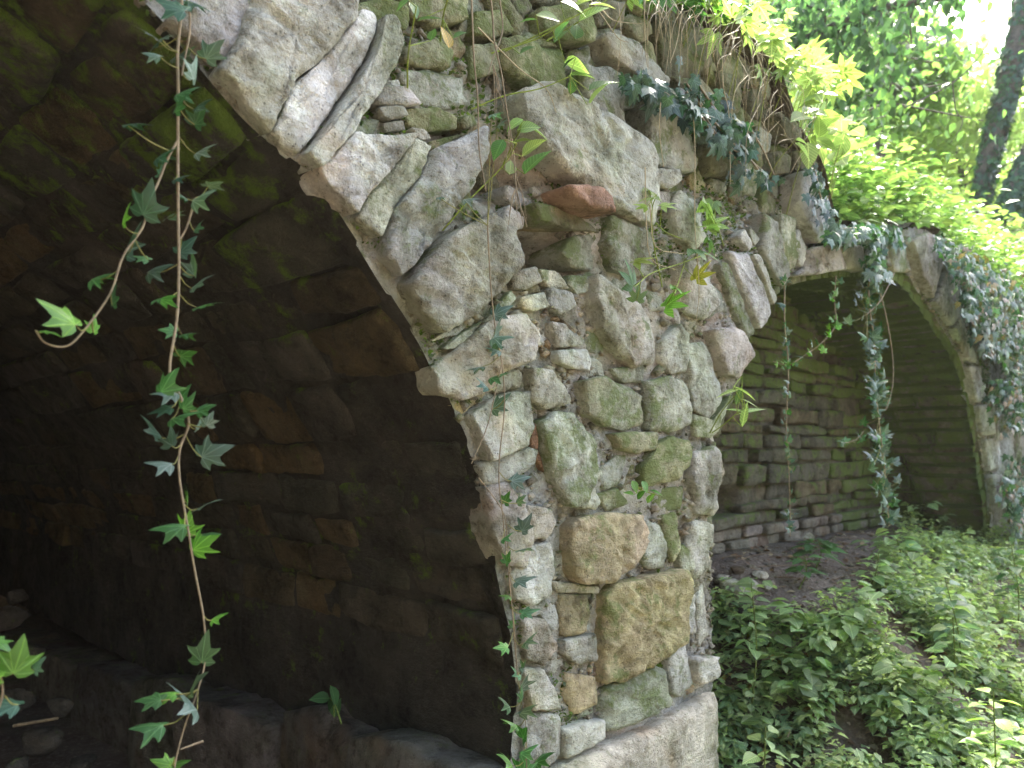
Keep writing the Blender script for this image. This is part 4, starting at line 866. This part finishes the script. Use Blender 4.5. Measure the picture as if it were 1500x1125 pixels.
L3 = layer((pk > .6) & (patch > -.1), .17, .030, [(.34, .44, .16), (.28, .38, .13)], T2, 9)
L4 = layer((pk > .93), .03, .05, [(.22, .14, .06), (.16, .10, .05), (.34, .28, .08)], T2, 3)
keepS = (pk > .07) & (pk < .62+.5*patch); S0, N0 = allS[keepS], allN[keepS]
mb, bs_, tp_ = cover('gc', '', S0, N0, .10*(1+1.3*patch[keepS]), .044, [(.30, .41, .20), (.24, .35, .16), (.36, .46, .21), (.16, .26, .12)], tpl_oval(.32, .15, .3, rows=2), 8)
for L_ in (L2, L3, L4):
    of = mb.n; mb.V += L_.V; mb.Q += [q_+of for q_ in L_.Q]; mb.C += L_.C; mb.L += L_.L; mb.n += L_.n
gcv = mb.build('ground_cover', M_HERB); tag(gcv, 'dense low leafy plants covering the slope right of the pier', 'undergrowth', kind='stuff')
# taller weeds as things
def herb(label, pxl, d, hgt, nl, size, cols, tplx=OVAL, name='herb_plant', group='single plants in the undergrowth', spread=.5, whorl=True):
    b = pd(pxl[0], pxl[1], d); s, n = inv(b); z = EYE+ground_h(np.array(s), np.array(n)); b = np.array([b[0], b[1], float(z)])
    root = empty(name, tuple(b), label, 'plant', group); sb = MB(); topv = b+[random.uniform(-.06, .06), random.uniform(-.06, .06), hgt]; P = smooth_path([b, (b+topv)/2+[.02, 0, 0], topv], 5); tube(sb, P, .0035, .0018, 5, (.6, 1.0, .35, 1))
    nl = int(nl*1.7)
    for i in range(nl):
        f = .45+.55*(i/nl); q = b+(topv-b)*f; a = i*2.4+random.uniform(-.3, .3); t = np.array([math.cos(a), math.sin(a), random.uniform(-.2, .25)]); sz = size*(1.15-.5*f)*random.uniform(.85, 1.15)
        lb = q+t*sz*.3; tube(sb, [q, lb], .0013, .001, 4, (.6, 1.0, .35, 1)); m2 = MB(); leaves(m2, tplx, lb, t, UP+rv(1, .25)[0], sz, jit(random.choice(cols), 1, .12)); m2.build('leaf', M_HERB, root, origin=lb)
    sb.build('stem', M_STEM, root)
LG = [(.25, .37, .14), (.2, .31, .12)]
def herb_top(label, x, y, d, size, nl, cols, hgt=.35, **k):   # top of the plant seen at (x, y)
    herb(label, (x, y), d, min(.55, max(.12, float(pd(x, y, d)[2]-(EYE+ground_h(*[np.array(v) for v in inv(pd(x, y, d))]))))), nl, size, cols, **k)
herb_top('broad heart leaved plant at the bottom edge nearest the plinth', 1190, 1015, 1.62, .11, 8, [(.13, .27, .06), (.10, .22, .07)], tplx=tpl_oval(.48, .1, .25, rows=6))
herb_top('tall plant with large pale leaves just right of the heart leaved one', 1145, 985, 1.75, .08, 8, LG)
herb_top('oval leaved plant low against the plinth corner', 1090, 1060, 2.2, .08, 10, LG)
herb_top('bright plant at the bottom right corner of the slope', 1440, 1000, 2.3, .08, 12, [(.2, .34, .06)])
herb_top('nettle like plant on the bare earth in front of the brick course', 1195, 790, 3.6, .11, 12, [(.09, .19, .06)])
herb_top('second leafy plant on the bare earth, nearer the pier', 1170, 815, 3.3, .08, 9, [(.09, .19, .06)])
herb_top('small pale plant alone in the middle of the bare earth', 1262, 808, 3.3, .08, 8, LG)
herb_top('tall green plant under the thick ivy trail', 1320, 775, 3.7, .11, 12, LG)
herb_top('leafy plant beside the scattered pale stones', 1100, 850, 2.9, .07, 10, LG)
herb_top('plant with silvery leaves halfway up the right slope', 1410, 850, 3.0, .085, 14, [(.13, .22, .12)])
herb_top('plant with whorled leaves in the middle of the slope', 1385, 905, 2.7, .075, 12, LG)
herb_top('dense dark weed at the frame edge under the wall ivy', 1490, 800, 3.6, .09, 14, [(.08, .17, .06)])
# loose stones on the earth
rocks = [(1068, 866, 26), (1095, 858, 20), (1088, 875, 30), (1060, 852, 16), (1112, 845, 14), (1142, 940, 34), (1048, 880, 18), (1080, 838, 14), (1125, 862, 12), (1180, 790, 20), (1100, 795, 34), (1160, 948, 18), (1250, 1010, 40)]
rl = ['pale rock nearest the pier edge', 'pale rock right of the one at the pier', 'largest pale rock in the scatter', 'small rock behind the pale scatter', 'small grey stone up on the earth', 'flat slab half hidden in the leaves below the scatter', 'low white stone against the pier foot', 'small brown stone nearest the dark recess', 'tiny stone at the scatter end', 'stone lying at the foot of the brick course', 'brown boulder in the shadow of the far arch', 'small slab beside the flat one in the leaves', 'brown rock showing through the undergrowth']
def rock_mesh(c, r, seed, name, mat, tint, label=None, cat='rock', group=None, parent=None, sq=(1.2, 1, .6)):
    n1, n2 = 9, 14; th = np.linspace(0, np.pi, n1); ph = np.linspace(0, 2*np.pi, n2, endpoint=False); A, B = np.meshgrid(th, ph, indexing='ij')
    D = np.stack([np.sin(A)*np.cos(B), np.sin(A)*np.sin(B), np.cos(A)], -1).reshape(-1, 3); D = np.sign(D)*np.abs(D)**.8
    V = D*np.array(sq)*r*(1+.22*fbm(D+seed*3.1, 1.4, 4, seed))[:, None]
    rk = np.random.default_rng(seed)
    for _ in range(9):
        nn_ = rk.normal(size=3); nn_ /= np.linalg.norm(nn_); dd_ = V@nn_; lim = rk.uniform(.5, .75)*dd_.max(); V = V-np.clip(dd_-lim, 0, 9)[:, None]*nn_
    a = seed*1.3; R = np.array([[math.cos(a), -math.sin(a), 0], [math.sin(a), math.cos(a), 0], [0, 0, 1]]); V = V@R.T+c
    I = np.arange(n1*n2).reshape(n1, n2); J = np.roll(I, -1, 1); Q = np.stack([I[:-1], I[1:], J[1:], J[:-1]], -1).reshape(-1, 4)
    o = mk(name, V, Q, mat, parent, tint); return tag(o, label, cat, group) if label else o
for i, (x, y, r) in enumerate(rocks):
    p = ground_hit(x, y); rr = r/F*p[1]*.8; rock_mesh(p+[0, 0, rr*.2], rr, i+5, 'rock', M_STONE, (.60, .56, .48, -.1) if i not in (10, 12, 7) else (.2, .15, .11, .1), rl[i], 'rock', 'loose stones under the far arch')
gr = MB(); 
for i in range(1500):
    s, n = random.uniform(1.0, 3.6), random.uniform(-.55, .6); p = gpoint(np.array(s), np.array(n)); r = random.choice([.004, .006, .008, .011, .018]); V = rv(6, 1); V = V/np.linalg.norm(V, axis=1)[:, None]*r*[1.3, 1, .6]+p
    D = np.array([(r, 0, 0), (-r, 0, 0), (0, r, 0), (0, -r, 0), (0, 0, r*.6), (0, 0, -r*.6)])+rv(6, r*.2)+p; T = [(0, 2, 4), (2, 1, 4), (1, 3, 4), (3, 0, 4), (2, 0, 5), (1, 2, 5), (3, 1, 5), (0, 3, 5)]
    gr.add(D, None, T, (*(np.array([.25, .22, .18])*random.uniform(.5, 1.5)), 0))
tag(gr.build('rubble_crumbs', M_STONE, smooth=False), 'small crumbs of stone strewn over the bare earth', 'rubble', kind='stuff')
nl_ = 900; ls, ln = RNG.uniform(.95, 3.6, nl_), RNG.uniform(-.58, .7, nl_); lm = MB(); lp = gpoint(ls, ln)+[0, 0, .006]
leaves(lm, OVALS, lp, rv(nl_, 1)*[1, 1, .2], UP+rv(nl_, .35), RNG.uniform(.012, .045, nl_), np.array([(.24, .15, .07), (.16, .10, .055), (.34, .27, .15), (.12, .08, .05)])[RNG.integers(0, 4, nl_)])
for i in range(160):
    q = gpoint(np.array(random.uniform(1, 3.4)), np.array(random.uniform(-.5, .5)))+[0, 0, .01]; v = rv(1, .07)[0]*[1, 1, .15]; tube(lm, [q-v, q+[0, 0, .006], q+v], .0022, .0012, 4, (.25, .18, .11, 1))
tag(lm.build('leaf_litter', leaf_material('dead_leaf', .8, .1, 'none', (1, 1, 1), .2)), 'brown dead leaves and twigs scattered on the bare earth', 'leaf litter', kind='stuff')
# heap inside the near vault, at the dark lower left
vr = [(20, 880, 55, 3.3), (45, 930, 40, 3.0), (10, 1000, 60, 2.6), (60, 1060, 60, 2.4), (20, 1110, 70, 2.2), (120, 1100, 50, 2.3), (90, 1010, 40, 2.7), (25, 850, 36, 3.8)]
vl = ['big fallen block at the back of the dark vault', 'fallen stone before the back block in the vault', 'fallen stone at the frame edge low in the vault', 'broken stone near the bottom of the dark arch', 'nearest fallen stone in the bottom corner', 'flat fallen stone beside the long ivy trail', 'small fallen stone amid the vault rubble', 'highest pale stone of the heap in the vault']
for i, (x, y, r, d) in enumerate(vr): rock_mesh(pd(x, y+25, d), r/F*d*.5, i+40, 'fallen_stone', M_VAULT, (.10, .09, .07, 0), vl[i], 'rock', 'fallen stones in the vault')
tk = MB(); tube(tk, [pd(20, 1063, 2.35), pd(85, 1052, 2.35)], .006, .005, 5); tag(tk.build('dead_stick', M_STEM), 'short bare stick lying on the fallen stones in the vault', 'stick')

# ------------------------------------------------------------------ woodland
def tree(label, base, height, crown, nleaf, cols, size=.10, lean=(0, 0), trunk_r=.12, tplx=DIA, clumps=26, group='trees on the slope behind', name='tree', rad=1.5, cz=.7, tip=None):
    base = np.array(base, float); root = empty(name, tuple(base), label, 'tree', group); sb = MB(); topv = base+[lean[0], lean[1], height]
    P = smooth_path([base-[0, 0, .3], base+(topv-base)*.35+[.1, 0, 0], base+(topv-base)*.7-[.08, 0, 0], topv], 5); tube(sb, P, trunk_r, trunk_r*.25, 8)
    C = []; cc = base+(topv-base)*crown
    for i in range(clumps):
        v = RNG.normal(size=3); v /= np.linalg.norm(v); c = cc+v*rad*np.array([1, 1, cz])*RNG.uniform(.35, 1)**.5; C.append(c)
        f = np.clip((c[2]-.4*rad-base[2])/height, .2, .95); q = base+(topv-base)*f
        if i % 2 == 0: tube(sb, smooth_path([q, (q+c)/2+rv(1, .08)[0], c], 3), trunk_r*.22, .008, 5)
    sb.build('trunk', M_BARK, root); C = np.array(C); per = nleaf//clumps; P = np.repeat(C, per, 0); r = rad*.36
    off = RNG.normal(size=(len(P), 3)); P = P+off*r*np.array([.6, .6, .38]); N = len(P)
    tips = rv(N, .7)+[0, 0, -.5]; nr = UP+rv(N, .5); ccol = np.array(cols)[RNG.integers(0, len(cols), clumps)]*(1+RNG.normal(size=(clumps, 1))*.15).clip(.6, 1.5)
    Cc = np.repeat(ccol, per, 0)*(1+RNG.normal(size=(N, 1))*.15).clip(.5, 1.5); mb = MB(); leaves(mb, tplx, P, tips, nr, size*RNG.uniform(.6, 1.3, N), Cc); mb.build('crown', M_TREE, root)
    return root
def hb(x, d):  # base point on hillside seen in pixel column x at distance d
    p = pd(x, YH, d); s, n = inv(p); return np.array([p[0], p[1], EYE+float(hill_h(np.array(s), np.array(n)))])
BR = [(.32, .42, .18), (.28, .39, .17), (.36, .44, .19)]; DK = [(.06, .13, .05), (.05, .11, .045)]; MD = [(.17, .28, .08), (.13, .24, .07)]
tree('darker green young tree standing midway behind the ruined top', hb(1285, 9), 2.3, .80, 2800, MD, .12, rad=.75, trunk_r=.06)
tree('pale bushy tree behind the sunlit leaves', hb(1185, 11), 4.2, .6, 8000, BR, .14, rad=1.6, trunk_r=.08)
tree('bright loose tree between the dark tree and the leaning trunks', hb(1400, 12), 3.0, .5, 6000, BR, .13, rad=1.7, trunk_r=.07)
tree('light green tree far behind the leaning trunks', hb(1540, 16), 3.6, .55, 6000, BR+MD, .17, rad=2.4, trunk_r=.1)
tree('light green tree far behind the dark young tree', hb(1250, 18), 5.5, .6, 8000, BR, .19, rad=2.8, trunk_r=.12)
tree('distant hazy tree left of the others behind the ruin', hb(1080, 20), 8.0, .6, 9000, BR, .2, rad=3.3, trunk_r=.15)
tree('distant tree below the white gap in the leaves', hb(1390, 24), 3.5, .5, 7000, BR, .22, rad=3.4, trunk_r=.15)
tree('farthest tree at the right edge of the wood', hb(1680, 22), 5.0, .55, 8000, BR, .22, rad=3.6, trunk_r=.15)
# overhanging dark bough at the top
def bough(label, pts, d, nleaf, cols, size, sp, r0=.05, fol=1.):
    P = smooth_path(np.array([pd(x, y, dd) for x, y, dd in pts]), 6); root = empty('overhanging_bough', tuple(P[0]), label, 'branch', 'boughs reaching in above'); sb = MB(); tube(sb, P, r0, r0*.3, 7)
    k = 60; C = P[RNG.integers(0, int(len(P)*fol), k)]+rv(k, 1)*sp
    for c in C[::2]: q = P[np.linalg.norm(P-c, axis=1).argmin()]; tube(sb, smooth_path([q, (q+c)/2+rv(1, .05)[0], c], 3), .012, .004, 4)
    sb.build('limb', M_BARK, root); per = nleaf//k; X = np.repeat(C, per, 0)+rv(k*per, 1)*.16; N = len(X)
    Cc = np.array(cols)[RNG.integers(0, len(cols), N)]*(1+RNG.normal(size=(N, 1))*.2).clip(.5, 1.6); mb = MB(); leaves(mb, OVALS, X, rv(N, .6)+[0, 0, -.6], UP+rv(N, .4), size*RNG.uniform(.6, 1.3, N), Cc); mb.build('foliage', M_TREE, root)
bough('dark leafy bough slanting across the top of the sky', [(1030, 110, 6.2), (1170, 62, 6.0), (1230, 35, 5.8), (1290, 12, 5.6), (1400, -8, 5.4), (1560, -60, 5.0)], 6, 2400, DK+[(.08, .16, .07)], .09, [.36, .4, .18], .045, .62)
bough('dark foliage dropping into the middle of the bright wood', [(1300, -60, 7.2), (1318, 20, 7.0), (1312, 90, 7.0), (1300, 150, 7.0)], 7, 800, MD, .09, [.30, .3, .35], .02)
tw = MB(); tube(tw, smooth_path([pd(1450, 60, 5), pd(1425, 95, 5), pd(1390, 125, 5), pd(1325, 158, 5)][::-1], 5), .006, .003, 5); tube(tw, smooth_path([pd(1395, 120, 5), pd(1400, 160, 5), pd(1410, 180, 5), pd(1392, 210, 5)], 5), .004, .002, 4)
tag(tw.build('bare_twig', M_BARK), 'bare forked twig hanging in front of the pale sky gap', 'twig')
# leaning ivy clad trunks
def ivytree(label, pts, d, w0, w1, nl, ivyspan):
    P = smooth_path(np.array([pd(x, y, d) for x, y in pts]), 6); root = empty('leaning_trunk', tuple(P[0]), label, 'tree', 'ivy clad trunks'); sb = MB(); tube(sb, P+fbm(P, 1.5, 2, 3)[:, None]*.04, w0/F*d/2, w1/F*d/2, 12); sb.build('trunk', M_BARK, root)
    q = RNG.uniform(ivyspan[0], ivyspan[1], nl)*(len(P)-1); i = q.astype(int).clip(0, len(P)-2); C = P[i]+(P[i+1]-P[i])*(q-i)[:, None]; v = rv(nl, 1); v /= np.linalg.norm(v, axis=1)[:, None]; v[:, 2] *= .3
    rr = (w0+(w1-w0)*q/len(P))/F*d/2; pos = C+v*rr[:, None]*RNG.uniform(1.0, 1.3, nl)[:, None]; mb = MB()
    leaves(mb, IVYS, pos, rv(nl, .4)+[0, 0, -1], v+UP*.5+rv(nl, .3), .075*RNG.uniform(.6, 1.3, nl), np.array([DG, MG, (.03, .07, .03)])[RNG.integers(0, 3, nl)]); tag(mb.build('ivy', M_IVY, root), kind='stuff')
ivytree('dark ivy clad trunk leaning up to the top right corner', [(1428, 400), (1434, 330), (1442, 260), (1462, 180), (1480, 110), (1500, 30), (1515, -60)], 8.5, 20, 36, 2600, (.25, 1))
ivytree('thicker brown trunk with ivy on its upper half at the frame edge', [(1472, 420), (1477, 350), (1492, 290), (1532, 200), (1585, 60)], 8.0, 42, 50, 2600, (.35, 1))
# understory above the far arch and behind the lip
def under(label, xs, ds, k, hts, size, cols, tplx, per=12):
    X = RNG.uniform(*xs, k); D = RNG.uniform(*ds, k); V = np.array([hb(x, d) for x, d in zip(X, D)]); s, n = inv(V); keep = n < -.02; V = V[keep]; kk = len(V); H = hts*RNG.uniform(.4, 1.2, kk)
    P = np.repeat(V, per, 0); f = RNG.uniform(.15, 1, kk*per); ang = RNG.uniform(0, 6.28, kk*per); tip = np.column_stack([np.cos(ang), np.sin(ang), RNG.uniform(-.4, .3, kk*per)]); P[:, 2] += f*np.repeat(H, per); P = P+tip*size*.9+rv(kk*per, .06)
    C = np.repeat(np.array(cols)[RNG.integers(0, len(cols), kk)], per, 0)*(1+RNG.normal(size=(kk*per, 1))*.18).clip(.5, 1.6); mb = MB(); leaves(mb, tplx, P, tip, UP+rv(kk*per, .4), size*RNG.uniform(.6, 1.3, kk*per), C)
    o = mb.build('undergrowth', M_HERB); return tag(o, label, 'undergrowth', kind='stuff')
under('bright green herbs and nettles on the bank just behind the ruin', (1080, 1540), (3.6, 6.5), 2600, .34, .055, [(.24, .36, .11), (.19, .32, .10), (.13, .24, .07)], OVALS)
under('tall pale green thicket on the slope around the trunks', (1080, 1600), (6.5, 11), 3200, .7, .085, [(.27, .39, .13), (.3, .42, .13), (.2, .32, .1)], OVALS)
under('pale thicket filling the far slope under the wood', (1040, 1700), (11, 26), 2600, 1.4, .2, [(.30, .41, .15), (.33, .43, .15)], DIA)
# unseen trees added behind and left of the camera to keep the vault dark
for i, (x, y, hgt, rad) in enumerate([(-4.5, -1.5, 6, 2.6), (-3.5, -4.5, 7, 3.0), (-2.2, -7.5, 8, 3.2), (-7.5, 1, 7, 3)]):
    b = np.array([x, y, 0.]); s, n = inv(b); b[2] = EYE+float(ground_h(np.array(s), np.array(n)))
    tree(['dense tree on the bank left of the camera side', 'dense tree behind the viewing place', 'broad tree across from the ruin', 'dense tree beside the near arch on the bank'][i], b, hgt, .5, 5000, DK, .35, rad=rad, trunk_r=.2, cz=1.0, group='trees on the bank across from the ruin')

# ------------------------------------------------------------------ damp woodland air
hv = np.array([(x, y, z) for z in (-3.5, 34) for x, y in ((-260, -240), (300, -240), (300, 330), (-260, 330))], float)
hm = NT('haze_air'); pv = hm.n('ShaderNodeVolumePrincipled', ins={'Color': (.93, .96, .95, 1), 'Density': HAZE, 'Anisotropy': .2}); hm.n('ShaderNodeOutputMaterial', ins={1: pv.outputs[0]})
if HAZE > 0: tag(mk('haze', hv, np.array([(0, 3, 2, 1), (4, 5, 6, 7), (0, 1, 5, 4), (1, 2, 6, 5), (2, 3, 7, 6), (3, 0, 4, 7)]), hm.m, smooth=False), 'pale damp air between the far trees', kind='stuff')
